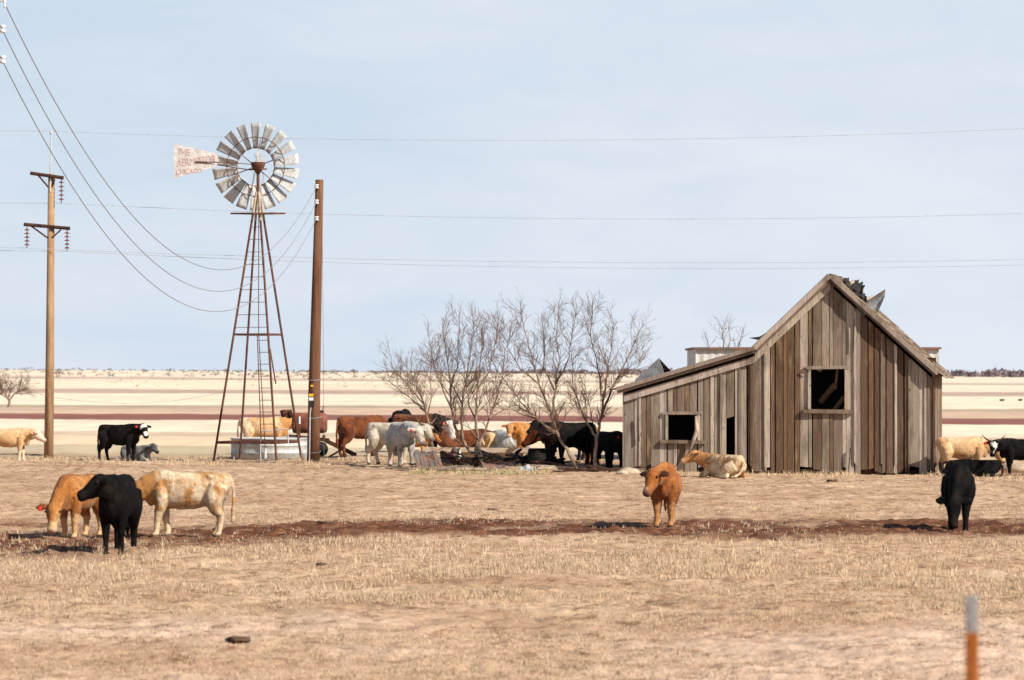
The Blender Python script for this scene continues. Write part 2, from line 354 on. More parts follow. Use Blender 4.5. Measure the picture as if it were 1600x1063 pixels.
# ------------------------------------------------------------------ dry grass (stuff)
gm = N('dry_grass', 0.9, 0.15)
gm.col(gm.attr('Col').outputs['Color'])
M['grass'] = gm.m
def blades(X, Y, hgt, wid, per, seed, colA, colB):
    rs = np.random.RandomState(seed); n = len(X)
    Xb = np.repeat(X, per) + rs.normal(0, 0.022, n * per); Yb = np.repeat(Y, per) + rs.normal(0, 0.03, n * per)
    Hb = np.repeat(hgt, per) * rs.uniform(0.45, 1.15, n * per); Wb = np.repeat(wid, per) * rs.uniform(0.7, 1.3, n * per)
    th = rs.uniform(0, 2 * np.pi, n * per); ln = Hb * np.abs(rs.normal(0.25, 0.4, n * per)); la = rs.uniform(0, 2 * np.pi, n * per)
    Zb = micro(Xb, Yb) - 0.006
    dx = np.cos(th) * Wb / 2; dy = np.sin(th) * Wb / 2
    a = np.stack([Xb - dx, Yb - dy, Zb], -1); b = np.stack([Xb + dx, Yb + dy, Zb], -1)
    c = np.stack([Xb + np.cos(la) * ln, Yb + np.sin(la) * ln, Zb + Hb], -1)
    v = np.stack([a, b, c], 1).reshape(-1, 3)
    f = np.arange(len(v)).reshape(-1, 3)
    t = rs.uniform(0, 1, n * per)[:, None]; col = np.array(colA) * (1 - t) + np.array(colB) * t
    col = np.concatenate([col * rs.uniform(0.75, 1.2, (n * per, 1)), np.ones((n * per, 1))], 1)
    return v, f, np.repeat(col, 3, axis=0)
rs = np.random.RandomState(3)
n = 200000
py = 722 + (1120 - 722) * rs.uniform(0, 1, n) ** 0.85; px = rs.uniform(-160, 1760, n)
Y = FPX * CH / (py - HY); X = (px - 800) / FPX * Y
dens = fbm(X * 0.30, Y * 0.30, 3, 61); fine = fbm(X * 1.6, Y * 1.6, 3, 62); st = strip_mask(X, Y)
prob = np.clip(0.22 + 2.4 * (dens - 0.42) + 1.2 * (fine - 0.45), 0.04, 1) * (1 - 0.72 * st)
prob *= 1 - 0.85 * sstep(0.38, 0.62, fbm(X * 0.22 + 9, Y * 0.16, 3, 41) + 0.10 - 0.016 * np.clip(X, -8, 8)) * (1 - sstep(35.5, 38.8, Y + 2.2 * (fbm(X * 0.5, Y * 0.5, 3, 45) - 0.5)))
keep = rs.uniform(0, 1, n) < prob
X, Y, dens = X[keep], Y[keep], dens[keep]
tall = 0.022 + 0.055 * np.clip((fbm(X * 0.5, Y * 0.4, 3, 71) - 0.42) * 4, 0, 1) * sstep(34, 42, Y) * (1 - sstep(57, 70, Y)) + 0.012 * rs.uniform(0, 1, len(X))
v1, f1, c1 = blades(X, Y, tall, 0.004 + 0.00010 * Y, 5, 11, (0.36, 0.245, 0.155), (0.70, 0.55, 0.39))
# taller tufts on the near edge of the strip and along the foot of the barn, poles and trees
ex, ey = [], []
for i in range(1500):
    q = G(rs.uniform(-60, 1660), rs.uniform(843, 905)); ex.append(q.x); ey.append(q.y)
foot = [(975, 1462, 739, 747, 900), (640, 970, 729, 742, 700), (476, 506, 722, 730, 130), (325, 480, 714, 727, 420), (0, 330, 716, 728, 500), (64, 90, 715, 724, 60), (500, 640, 716, 728, 250), (1462, 1640, 738, 750, 260)]
for x0, x1, y0, y1, k in foot:
    for i in range(k):
        q = G(rs.uniform(x0, x1), rs.uniform(y0, y1)); ex.append(q.x); ey.append(q.y)
ex = np.array(ex); ey = np.array(ey)
kp = fbm(ex * 0.9, ey * 0.5, 2, 91) > 0.42
ex, ey = ex[kp], ey[kp]
v2, f2, c2 = blades(ex, ey, 0.06 + 0.11 * rs.uniform(0, 1, len(ex)) ** 2, 0.005 + 0.00009 * ey, 7, 12, (0.42, 0.285, 0.17), (0.76, 0.60, 0.41))
# a few greener tufts near the rubbish heap
gx, gy = [], []
for i in range(330):
    q = G(rs.uniform(640, 860), rs.uniform(735, 744)); gx.append(q.x); gy.append(q.y)
v3, f3, c3 = blades(np.array(gx), np.array(gy), np.full(330, 0.09), np.full(330, 0.018), 6, 13, (0.22, 0.22, 0.09), (0.50, 0.44, 0.22))
# dead brown clumps scattered over the barer near ground
kx, ky = [], []
for i in range(420):
    q = G(rs.uniform(-120, 1720), 890 + 230 * rs.uniform(0, 1)); m_ = rs.randint(6, 26); sp_ = rs.uniform(0.05, 0.20)
    kx += list(q.x + rs.normal(0, sp_, m_)); ky += list(q.y + rs.normal(0, sp_ * 1.3, m_))
kx = np.array(kx); ky = np.array(ky)
v4, f4, c4_ = blades(kx, ky, np.full(len(kx), 0.035), 0.004 + 0.00009 * ky, 5, 14, (0.12, 0.068, 0.040), (0.36, 0.23, 0.14))
V_ = np.concatenate([v1, v2, v3, v4]); F_ = np.concatenate([f1, f2 + len(v1), f3 + len(v1) + len(v2), f4 + len(v1) + len(v2) + len(v3)]); C_ = np.concatenate([c1, c2, c3, c4_])
gr = np_mesh('dry_grass', V_, F_, M['grass'], C_); gr['kind'] = 'stuff'; tag(gr, 'short dry straw coloured grass covering the pasture', 'grass')

# ------------------------------------------------------------------ far scrub and woods (stuff)
def clumps(name, spots, mat, label, cat, seed):
    r_ = np.random.RandomState(seed); vs = []; fs = []; k = 0
    for (x, y_, z, w, h, nq) in spots:
        for i in range(nq):
            th = r_.uniform(0, 6.28); rr = r_.uniform(0, 1) ** 0.5
            hh = r_.uniform(0, 1); c = np.array([x + math.cos(th) * rr * w * (1 - 0.5 * hh), y_ + math.sin(th) * rr * w, z + hh * h])
            s_ = max(w, h) * r_.uniform(0.10, 0.28); d1 = r_.normal(0, 1, 3); d1 /= np.linalg.norm(d1); d2 = np.cross(d1, r_.normal(0, 1, 3)); d2 /= np.linalg.norm(d2)
            vs += [c - d1 * s_, c + d1 * s_ * 0.9 - d2 * s_ * 0.5, c + d2 * s_]; fs.append((k, k + 1, k + 2)); k += 3
    o = np_mesh(name, np.array(vs), np.array(fs), mat); o['kind'] = 'stuff'; return tag(o, label, cat)
sp = []
for i in range(1500):
    y_ = rnd.uniform(900, 2300) if i < 1300 else rnd.uniform(600, 900); x = rnd.uniform(-0.19, 0.05 if i < 1300 else 0.0) * y_
    w = rnd.uniform(0.3, 0.9) if y_ > 900 else rnd.uniform(0.12, 0.35)
    sp.append((x, y_, float(zfar(x, y_)) - 0.1, w * 1.6, w * rnd.uniform(0.7, 1.3), 16))
clumps('scrub', sp, M['scrubm'], 'low dark scrub dotted along the far left ridge', 'scrub', 1)
sp = []
for i in range(520):
    y_ = rnd.uniform(1350, 1900); x = rnd.uniform(-0.06, 0.21) * y_
    k = max(0.35, min(1.0, 0.4 + (x / y_ + 0.03) * 6)); w = rnd.uniform(1.5, 4.0) * k
    sp.append((x, y_, float(zfar(x, y_)) - 0.3, w * 2.0, w * rnd.uniform(0.45, 0.95), 18))
clumps('far_woods', sp, M['woods'], 'dark leafless woods along the far right horizon', 'woods', 2)
for i, (px_, lab) in enumerate(((1566, 'small dark bush alone in the far pale field right of the barn'), (1594, 'small dark bush at the right edge of the far pale field'))):
    q = G(px_, 627); mb = MB()
    for j in range(60):
        a = rnd.uniform(0, 6.28); r_ = rnd.uniform(0, 0.28)
        p = Vector((math.cos(a) * r_, math.sin(a) * r_, rnd.uniform(0, 0.22)))
        mb.tube([p * 0.2, p * 0.6 + Vector((0, 0, 0.05)), p], [0.03, 0.03, 0.02], 4)
    tag(mb.build('small_bush', M['scrubm'], loc=(q.x, q.y, zground(q.x, q.y))), lab, 'bush', 'small dark bushes in the far field')

# ------------------------------------------------------------------ barn
TH = R(9.5)
O = Vector(((975 - 800) / FPX * 91.0, 91.0, 0.0)); cT, sT = math.cos(TH), math.sin(TH)
def FU(px, py=742.0):
    k = (px - 800) / FPX; u = (k * O.y - O.x) / (cT + k * sT); yy = O.y - u * sT
    return u, CH + (HY - py) / FPX * yy
barn = thing('barn', 'weathered grey and brown plank barn with steep gable, lean-to and torn shingle roof', 'barn', O, -TH)
uL = FU(975)[0]; uR = FU(1459)[0]
prof = [FU(975, 606), FU(1180, 545), FU(1298, 432), FU(1459, 578)]       # underside line of the roof on the front wall
def wtop(u):
    for k, ((a, wa), (b, wb)) in enumerate(zip(prof[:-1], prof[1:])):
        if u <= b or k == 2: return wa + (wb - wa) * (u - a) / (b - a) - (0.20, 0.04, 0.25)[k]
DEP = 4.4
S = lambda r, g_, b: lin(r, g_, b)
PAL = {'g': S(156, 144, 132), 'p': S(188, 177, 165), 'm': S(132, 117, 103), 'b': S(116, 97, 82), 'd': S(104, 85, 70), 'o': S(124, 99, 74), 'w': S(205, 200, 192)}
def jit(c, a=0.10):
    k = 1 + rnd.uniform(-a, a); return (c[0] * k, c[1] * k * (1 + rnd.uniform(-0.03, 0.03)), c[2] * k * (1 + rnd.uniform(-0.04, 0.04)), 1)
boards = [(975, 991, 'g'), (991, 998, 'p'), (998, 1010, 'm'), (1010, 1017, 'b'), (1017, 1030, 'g'), (1030, 1038, 'p'), (1038, 1043, 'g'), (1043, 1052, 'g'), (1052, 1058, 'p'), (1058, 1070, 'b'),
          (1070, 1078, 'g'), (1078, 1090, 'g'), (1090, 1100, 'g'), (1100, 1110, 'm'), (1110, 1116, 'p'), (1116, 1127, 'g'), (1127, 1135, 'p'), (1135, 1148, 'm'), (1148, 1156, 'p'), (1156, 1168, 'g'),
          (1168, 1174, 'b'), (1174, 1186, 'm'), (1186, 1196, 'g'), (1196, 1204, 'p'), (1204, 1212, 'b'), (1212, 1224, 'd'), (1224, 1230, 'o'), (1230, 1242, 'd'), (1242, 1250, 'b'), (1250, 1263, 'p'), (1263, 1270, 'g'),
          (1270, 1284, 'b'), (1284, 1296, 'g'), (1296, 1302, 'b'), (1302, 1316, 'm'), (1316, 1322, 'p'), (1322, 1336, 'p'), (1336, 1345, 'g'), (1345, 1357, 'd'), (1357, 1366, 'o'), (1366, 1378, 'd'), (1378, 1385, 'm'),
          (1385, 1396, 'b'), (1396, 1402, 'p'), (1402, 1413, 'd'), (1413, 1421, 'b'), (1421, 1436, 'g'), (1436, 1448, 'p'), (1448, 1459, 'm')]
holes = [(1266, 1321, 577, 640), (1043, 1091, 648, 689), (1135, 1148, 653, 714)]
wall = MB()
def board(u0, u1, w0, w0b, wt0, wt1, v0, th, col):
    wall.add([(u0, v0, w0), (u1, v0, w0b), (u1, v0, wt1), (u0, v0, wt0), (u0, v0 + th, w0), (u1, v0 + th, w0b), (u1, v0 + th, wt1), (u0, v0 + th, wt0)],
             [(0, 1, 2, 3), (7, 6, 5, 4), (0, 3, 7, 4), (1, 5, 6, 2), (3, 2, 6, 7), (0, 4, 5, 1)], col)
for x0, x1, k in boards:
    u0, u1 = FU(x0)[0] + rnd.uniform(0.003, 0.010), FU(x1)[0] - rnd.uniform(0.003, 0.010)
    col = jit(PAL[k]); v0 = rnd.uniform(-0.016, 0.016); um = (u0 + u1) / 2; u1 -= rnd.choice((0, 0, 0, 0.012, 0.02)); 
    segs = [(rnd.choice((rnd.uniform(-0.02, 0.06), rnd.uniform(0.02, 0.22))), None)]
    for hx0, hx1, hy0, hy1 in holes:
        h0, h1 = FU(hx0)[0], FU(hx1)[0]
        if h0 - 0.03 < um < h1 + 0.03:
            wlo = FU(hx0, hy1)[1]; whi = FU(hx0, hy0)[1] + (rnd.uniform(-0.06, 0.14) if hx0 == 1135 else 0)
            segs = [(segs[0][0], wlo + (rnd.uniform(-0.05, 0.05) if hx0 == 1135 else 0.0)), (whi, None)]
    for i, (lo, hi) in enumerate(segs):
        c2_ = col if i == 0 else jit(PAL[rnd.choice('gmb')])
        if hi is None:
            board(u0, u1, lo, lo + rnd.uniform(-0.07, 0.07), wtop(u0), wtop(u1), v0, 0.025, c2_)
        else:
            board(u0, u1, lo, lo + rnd.uniform(-0.03, 0.03), hi, hi + rnd.uniform(-0.01, 0.01), v0, 0.025, c2_)
# narrow battens over some joints
for x0, k in ((1000, 'p'), (1053, 'm'), (1127, 'g'), (1196, 'p'), (1263, 'm'), (1336, 'p'), (1378, 'm'), (1400, 'p'), (1421, 'g'), (1446, 'p'), (1174, 'b'), (1156, 'm')):
    u0 = FU(x0)[0]
    if any(FU(h[0])[0] - 0.05 < u0 < FU(h[1])[0] + 0.05 for h in holes): continue
    board(u0 - 0.028, u0 + 0.028, rnd.uniform(0.02, 0.3), rnd.uniform(0.02, 0.3), wtop(u0 - .028) - rnd.uniform(0, 0.1), wtop(u0 + .028) - rnd.uniform(0, 0.1), -0.034, 0.02, jit(PAL[k]))
wall.build('front_wall', M['boards'], barn, colattr=True)
# side and back walls in boards
def plain_wall(name, seq, gap=0.006):
    mb = MB()
    for (a, b, h0, h1) in seq:
        a = Vector(a); b = Vector(b); t = (b - a); n_ = max(1, int(t.length / 0.19)); nrm = Vector((-t.y, t.x, 0)).normalized() * 0.012
        for i in range(n_):
            p = a + t * (i / n_ + gap / t.length); q = a + t * ((i + 1) / n_ - gap / t.length)
            ha = h0 + (h1 - h0) * i / n_; hb = h0 + (h1 - h0) * (i + 1) / n_; o_ = nrm * rnd.uniform(-0.5, 0.5)
            lo = rnd.uniform(0, 0.08)
            vs = [p - nrm + o_, q - nrm + o_, q + nrm + o_, p + nrm + o_]
            vs = [Vector((v.x, v.y, lo)) for v in vs] + [Vector((v.x, v.y, z)) for v, z in zip(vs, (ha, hb, hb, ha))]
            mb.add(vs, [(3, 2, 1, 0), (4, 5, 6, 7), (0, 1, 5, 4), (1, 2, 6, 5), (2, 3, 7, 6), (3, 0, 4, 7)], jit(PAL[rnd.choice('gmbm')]))
    return mb.build(name, M['boards'], barn, colattr=True)
uB, wB = prof[1]; uP, wP = prof[2]; wR = prof[3][1]; wL = prof[0][1]
plain_wall('side_wall', [((uR - 0.02, 0.04, 0), (uR - 0.02, DEP, 0), wR + 0.0, wR + 0.0)], 0.003)
plain_wall('side_wall', [((uL + 0.02, 0.04, 0), (uL + 0.02, DEP, 0), wL, wL)], 0.003)
plain_wall('back_wall', [((uL, DEP, 0), (uB, DEP, 0), wL, wB), ((uB, DEP, 0), (uP, DEP, 0), wB, wP), ((uP, DEP, 0), (uR, DEP, 0), wP, wR)], 0.0005)
# dark earth floor inside + loft
mb = MB(); mb.box(((uL + uR) / 2, DEP / 2, 0.05), (uR - uL - 0.1, DEP - 0.2, 0.10)); mb.build('earth_floor', M['darkwood'], barn)
# window trims
def frame(hx0, hx1, hy0, hy1, top, bot, sides, name='window_frame'):
    mb = MB(); u0, w1 = FU(hx0, hy0); u1, w0 = FU(hx1, hy1)
    if top: mb.box(((u0 + u1) / 2 - 0.01, -0.035, w1 + top / 2), (u1 - u0 + 0.26, 0.05, top), Matrix.Rotation(R(-0.6), 3, 'Y'), jit(PAL['g']))
    if sides:
        for u in (u0 - sides / 2, u1 + sides / 2):
            mb.box((u, -0.03, (w0 + w1) / 2), (sides, 0.04, w1 - w0 - 0.004), None, jit(PAL['p']))
    f_ = mb.build(name, M['boards'], barn, colattr=True)
    mb = MB(); mb.box(((u0 + u1) / 2, -0.05, w0 - bot / 2), (u1 - u0 + 0.40, 0.09, bot), Matrix.Rotation(R(0.8), 3, 'Y'), jit(PAL['m']))
    mb.build('window_sill', M['boards'], f_, colattr=True)
frame(1267, 1320, 577, 640, 0.085, 0.10, 0.07)
frame(1044, 1090, 648, 688, 0.075, 0.085, 0.06)
# rake trim boards on the wall, corner boards
def line_trim(mb, pa, pb, drop, hgt, v, th, col):
    (a, wa), (b, wb) = pa, pb
    vs = []
    for vv_ in (v, v + th):
        vs += [(a, vv_, wa - drop - hgt), (b, vv_, wb - drop - hgt), (b, vv_, wb - drop), (a, vv_, wa - drop)]
    mb.add(vs, [(0, 1, 2, 3), (7, 6, 5, 4), (0, 3, 7, 4), (1, 5, 6, 2), (3, 2, 6, 7), (0, 4, 5, 1)], col)
mb = MB()
line_trim(mb, prof[0], prof[1], 0.19, 0.17, -0.062, 0.026, jit(PAL['p'], 0.03))
line_trim(mb, prof[1], prof[2], 0.10, 0.24, -0.062, 0.026, jit(PAL['p'], 0.03))
mb.build('rake_trim', M['boards'], barn, colattr=True)
mb = MB(); mb.box((uR + 0.015, 0.03, wR / 2 - 0.1), (0.03, 0.16, wR - 0.25), None, S(96, 58, 44)); mb.build('corner_board', M['boards'], barn, colattr=True)
mb = MB(); mb.box((uL - 0.02, 0.06, wL / 2), (0.03, 0.14, wL - 0.1), None, PAL['g'])
mb.build('corner_board', M['boards'], barn, colattr=True)
# a split crooked stick lying across the low window, loose laths
mb = MB(); pts = [FU(1088, 650), FU(1090, 672), FU(1084, 690), FU(1076, 712)]
mb.tube([(u, -0.11 - 0.02 * i, w) for i, (u, w) in enumerate(pts)], [0.03, 0.06, 0.05, 0.02], 7); mb.build('loose_stick', M['greywood'], barn, True)
for (xa, ya, xb, yb) in ((1329, 700, 1326, 738), (1258, 636, 1268, 646), (1257, 575, 1264, 581), (1335, 498, 1334, 545), (998, 650, 999, 690)):
    (a, wa), (b, wb) = FU(xa, ya), FU(xb, yb); mb = MB(); mb.beam((a, -0.09, wa), (b, -0.08, wb), 0.02, 0.04); mb.build('loose_lath', M['darkwood'], barn)
# roof: decks, rafters, shingles
OV = 0.18
slope_R = (Vector((uP, 0, wP)), Vector((uR + 0.11, 0, wR - 0.11 * (wP - wR) / (uR - uP))))
slope_L = (Vector((uP, 0, wP)), Vector((uB, 0, wB)))
slope_S = (Vector((uB, 0, wB)), Vector((uL - 0.17, 0, wL - 0.17 * (wB - wL) / (uB - uL))))
def deck(a, b, holes_=()):
    mb = MB(); t = (b - a); ln = t.length; t.normalize(); nrm = Vector((0, 1, 0)).cross(t); nrm = nrm if nrm.z > 0 else -nrm
    nb = int(ln / 0.16)
    for i in range(nb):
        c0 = a + t * ((i + 0.02) * ln / nb); c1 = a + t * ((i + 0.96) * ln / nb)
        spans = [(-OV, DEP + 0.2)]
        for (s0, s1, v0, v1) in holes_:
            if s0 < (i + .5) * ln / nb < s1: spans = [(-OV, v0 + rnd.uniform(-.2, .2)), (v1 + rnd.uniform(-.3, .3), DEP + 0.2)]
        for va, vb in spans:
            mb.beam((c0 + c1) / 2 + Vector((0, va + rnd.uniform(-0.03, 0.02), 0)) + nrm * 0.015, (c0 + c1) / 2 + Vector((0, vb, 0)) + nrm * 0.015, (c1 - c0).length, 0.025, nrm, jit(PAL[rnd.choice('mbd')]))
    for v in (-OV + 0.03, 1.0, 2.2, 3.4, DEP - 0.05):
        mb.beam(a + Vector((0, v, 0)) - nrm * 0.055, b + Vector((0, v, 0)) - nrm * 0.055, 0.05, 0.10, nrm, jit(PAL['m']))
    return mb.build('roof_deck', M['boards'], barn, colattr=True), t, nrm, ln
def shingles(a, t, nrm, ln, holes_, step=0.15, parent=None, name='shingles', lift=0.03):
    mb = MB(); nrow = int(ln / step)
    for i in range(nrow + 1):
        v = -OV - 0.03
        while v < DEP + 0.2:
            w = rnd.uniform(0.09, 0.20); s0 = i * step
            if rnd.random() > 0.06 and not any(h[0] < s0 < h[1] and h[2] < v < h[3] for h in holes_):
                l_ = 0.30 + rnd.uniform(-0.03, 0.06); c = a + t * (s0 + 0.10) + Vector((0, v + w / 2, 0)) + nrm * (lift + 0.012 + rnd.uniform(0, 0.012))
                tilt = 0.05 + (rnd.uniform(0, 0.35) if rnd.random() < 0.07 else 0)
                ax = (t - nrm * math.tan(0.0) + nrm * math.sin(tilt)).normalized()
                mb.beam(c - ax * l_ / 2, c + ax * l_ / 2, w - 0.008, 0.013, nrm, jit(PAL[rnd.choice('gmmpb')], 0.2))
            v += w
    return mb.build(name, M['boards'], parent or barn, colattr=True)
hR = [(0.20, 0.95, 0.9, 2.6), (0.7, 1.2, 2.0, 3.0)]
dR, tR, nR_, lR = deck(*slope_R, hR); shingles(slope_R[0], tR, nR_, lR, hR, parent=barn)
dL, tL, nL_, lL = deck(*slope_L, [(0.1, 0.6, 1.6, 2.4)]); shingles(slope_L[0], tL, nL_, lL, [(0.1, 0.6, 1.6, 2.4)], 0.2, barn)
dS, tS, nS_, lS = deck(*slope_S); shingles(slope_S[0], tS, nS_, lS, [], 0.2, barn)
# barge boards on the outer edge of the overhang
mb = MB()
def edge(a, b, dv, h, col, up): mb.beam(a + Vector((0, -OV - 0.045 - dv, 0)) + up * 0.012, b + Vector((0, -OV - 0.045 - dv, 0)) + up * 0.012, 0.022, h, up, col)
edge(slope_R[0], slope_R[1], 0, 0.115, jit(PAL['g']), nR_); edge(slope_L[0], slope_L[1], 0.004, 0.12, jit(PAL['p']), nL_); edge(slope_S[0], slope_S[1], 0, 0.10, jit(PAL['g']), nS_)
mb.build('barge_board', M['boards'], barn, colattr=True)
# tin edge strip on the left slopes, rusty eave strip on the right
mb = MB(); mb.beam(slope_L[0] + Vector((0, -OV + 0.08, 0)) + nL_ * 0.082, slope_L[1] + Vector((0, -OV + 0.08, 0)) + nL_ * 0.082, 0.30, 0.006, nL_); mb.build('tin_strip', M['tin'], barn)
mb = MB(); e = slope_R[1]; mb.beam(e + Vector((0.02, -OV - 0.05, -0.03)), e + Vector((0.02, DEP, -0.03)), 0.10, 0.02, nR_); mb.build('eave_strip', M['rust'], barn)
# torn felt and bent tin by the hole near the ridge
def sheet(w, h, nu, nv, fn):
    mb = MB(); vs = []
    for j in range(nv + 1):
        for i in range(nu + 1):
            vs.append(Vector(fn(i / nu * w, j / nv * h, i / nu, j / nv)))
    m_ = len(vs); nrm = []
    fs = [(j * (nu + 1) + i, j * (nu + 1) + i + 1, (j + 1) * (nu + 1) + i + 1, (j + 1) * (nu + 1) + i) for j in range(nv) for i in range(nu)]
    mb.add(vs, fs); return mb
def solid(o, t=0.006):
    m_ = o.modifiers.new('thickness', 'SOLIDIFY'); m_.thickness = t; return o
def roofpt(s_, v, up): return slope_R[0] + tR * s_ + Vector((0, v, 0)) + nR_ * up
for k, (s0, v0, w, h, curl) in enumerate(((0.25, 0.75, 0.35, 0.24, 0.9), (0.50, 0.9, 0.30, 0.30, 1.2), (0.72, 1.3, 0.28, 0.22, 0.7), (0.35, 2.4, 0.4, 0.3, 1.0))):
    ph = rnd.uniform(0, 6)
    def fn(a_, b_, i, j, s0=s0, v0=v0, curl=curl, ph=ph):
        return roofpt(s0 + a_ + 0.05 * math.sin(j * 6 + ph), v0 + 0.10 * math.sin(i * 4 + ph) + b_ * 0.5 * math.sin(j * 1.3), 0.06 + b_ * curl * (0.62 + 0.30 * math.sin(i * 3.6 + ph) + 0.12 * math.sin(i * 17 + ph)) )
    solid(sheet(w, h, 10, 6, fn).build('torn_felt_and_shade', M['tar_and_shade'], barn), 0.012)
for s0, v in ((0.3, 1.0), (0.55, 1.6), (0.85, 2.2)):
    mb = MB(); mb.beam(roofpt(s0, v, -0.05), roofpt(s0 + 0.12, v + 0.3, 0.26), 0.05, 0.07); mb.build('broken_rafter', M['plank'], barn)
def fnt(a_, b_, i, j): return roofpt(0.98 + a_ * (1 - 0.75 * j) + 0.16 * j, 1.5 + 0.25 * math.sin(i * 2.5), 0.05 + b_ * (0.95 - 0.25 * i))
solid(sheet(0.42, 0.62, 8, 8, fnt).build('bent_tin_sheet', M['tin'], barn))
def ns(a_, b_, i, j): return slope_S[0] + tS * (lS - 1.15 + a_) + Vector((0, 0.9 + 0.15 * i, 0)) + nS_ * (0.05 + b_ * (0.15 + 0.85 * (1 - i) ** 1.0) if i < 0.98 else 0.05)
solid(sheet(0.85, 0.46, 10, 6, ns).build('bent_tin_sheet', M['tin'], barn))
def ns2(a_, b_, i, j): return slope_S[0] + tS * (lS - 1.36 + a_) + Vector((0, 0.92 + 0.4 * b_, 0)) + nS_ * (0.05 + 0.44 * (i) * (1 - 0.9 * j))
solid(sheet(0.22, 0.5, 6, 6, ns2).build('torn_felt_and_shade', M['tar_and_shade'], barn))  # dark flap painted as the shaded right side of the bent tin
# small dark slip of tin sticking out at the break of the left slope
mb = MB(); q = slope_L[1] + Vector((0.15, -OV + 0.3, 0.20)); mb.add([q, q + Vector((-0.32, 0, 0.07)), q + Vector((-0.05, 0.02, 0.10)), q + Vector((0.18, 0.02, 0.24))], [(0, 1, 2, 3)])
solid(mb.build('loose_slate', M['charred'], barn), 0.02)
# interior: beams, some of them fallen and caught by the light through the broken roof
mb = MB(); a, w0 = FU(1293, 640)
mb.beam((a - 0.30, 1.6, w0 + 0.18), (a + 0.10, 1.2, w0 + 0.62), 0.08, 0.12); mb.beam((a + 0.1, 1.2, w0 + 0.5), (a + 0.15, 1.3, w0 + 1.0), 0.06, 0.08)
mb.beam((a - 0.2, 1.9, w0 - 0.35), (a + 0.3, 1.5, w0 + 0.30), 0.06, 0.10); mb.beam((a + 0.25, 1.5, w0 - 0.1), (a + 0.55, 1.8, w0 + 0.30), 0.07, 0.12)
mb.build('fallen_beam', M['paleb'], barn)
mb = MB()
for v in (1.5, 3.2): mb.beam((uB, v, wB - 0.3), (uR - 0.1, v, wB - 0.3), 0.10, 0.16)
for v in (0.2, 2.5, 4.8): mb.beam((uB, v, 0), (uB, v, wB - 0.1), 0.12, 0.12)
mb.build('inner_frame', M['darkwood'], barn)
mb = MB(); mb.add([(uL + 0.1, 2.9, 0.1), (uR - 0.1, 2.9, 0.1), (uR - 0.1, 2.9, wR - 0.1), (uP, 2.9, wP - 0.15), (uB, 2.9, wB - 0.15), (uL + 0.1, 2.9, wL - 0.1)], [(0, 1, 2, 3, 4, 5)])  # added black sheet that makes the barn inside read as dark
solid(mb.build('dark_backing', M['tar_and_shade'], barn), 0.03)

# pale metal shed behind the barn
d_ = 103.0; a = (1087 - 800) / FPX * d_; b = (1467 - 800) / FPX * d_; ht = CH + (HY - 546) / FPX * d_
shed = thing('metal_shed', 'pale metal shed with rusty roof edge standing behind the barn', 'shed', ((a + b) / 2, d_, 0))
w = b - a; mb = MB(); nrib = 60
for side in range(2):
    y_ = 0 if side == 0 else 5.0
    pts = [(-w / 2 + w * i / nrib, y_ + (0.02 if i % 2 else -0.0)) for i in range(nrib + 1)]
    vs = [(x, yy, 0) for x, yy in pts] + [(x, yy, ht) for x, yy in pts]
    mb.add(vs, [(i, i + 1, i + nrib + 2, i + nrib + 1) for i in range(nrib)])
for x in (-w / 2, w / 2): mb.add([(x, 0, 0), (x, 5, 0), (x, 5, ht), (x, 0, ht)], [(0, 1, 2, 3)])
mb.build('wall', M['shedpaint'], shed)
mb = MB(); mb.box((0, 2.5, ht + 0.03), (w + 0.12, 5.2, 0.06)); mb.build('roof', M['rusttin'], shed)
mb = MB(); mb.box((w * 0.25, -0.03, 1.0), (1.0, 0.05, 2.0)); mb.build('door', M['galv'], shed)

# ------------------------------------------------------------------ windmill
WD = 104.0; wx = (403 - 800) / FPX * WD; SC = FPX / WD
zz = lambda py: CH + (HY - py) / SC
mill = thing('windmill', 'farm water windmill with galvanised wheel, lettered tail vane and rusty lattice tower', 'windmill', (wx, WD, 0))
ang = [R(206.8), R(296.8), R(26.8), R(116.8)]; rb = 1.38; zt = zz(300)
def legp(k, z): f_ = 1 - z / zt; r_ = 0.05 + (rb - 0.05) * f_; return Vector((math.cos(ang[k]) * r_, math.sin(ang[k]) * r_, z))
zc = zz(345)
for k in range(4):
    mb = MB(); mb.tube([legp(k, -0.1), legp(k, zc / 2), legp(k, zc)], 0.036, 6); lg = mb.build('leg', M['rust'], mill)
    mb = MB(); mb.tube([legp(k, zc), legp(k, zt)], 0.040, 6); mb.build('leg_sleeve', M['plank'], lg)
for z, r_ in ((zz(691), 0.045), (zz(523), 0.036)):
    mb = MB()
    for k in range(4): mb.beam(legp(k, z), legp((k + 1) % 4, z), r_ * 1.0, r_ * 1.7)
    mb.build('girt', M['rust'], mill)
zl = [zz(355) - i * (zz(355) - zz(512)) / 8 for i in range(9)]
for z in zl:
    mb = MB(); mb.tube([legp(0, z) * 1.0, legp(1, z)], 0.0085, 4); mb.build('rung', M['rust'], mill)
mb = MB(); la0 = Vector((0.02, -0.55, zz(523))); la1 = Vector((0.16, -0.90, zz(690))); lb0 = legp(1, zz(523)); 
mb.tube([la0, la1], 0.014, 4)
for i in range(9):
    t = (i + 0.5) / 9.0; a = la0.lerp(la1, t); z = a.z; mb.tube([a, legp(1, z)], 0.009, 4)
mb.build('ladder', M['rust'], mill)
mb = MB(); mb.tube([(0.02, 0, zz(300)), (0.02, 0, zz(520)), (0.22, -0.1, 0.35)], 0.014, 6); mb.tube([(0.35, 0.0, zz(545)), (0.52, 0.0, zz(600))], 0.022, 5); mb.build('pump_rod', M['rust'], mill)
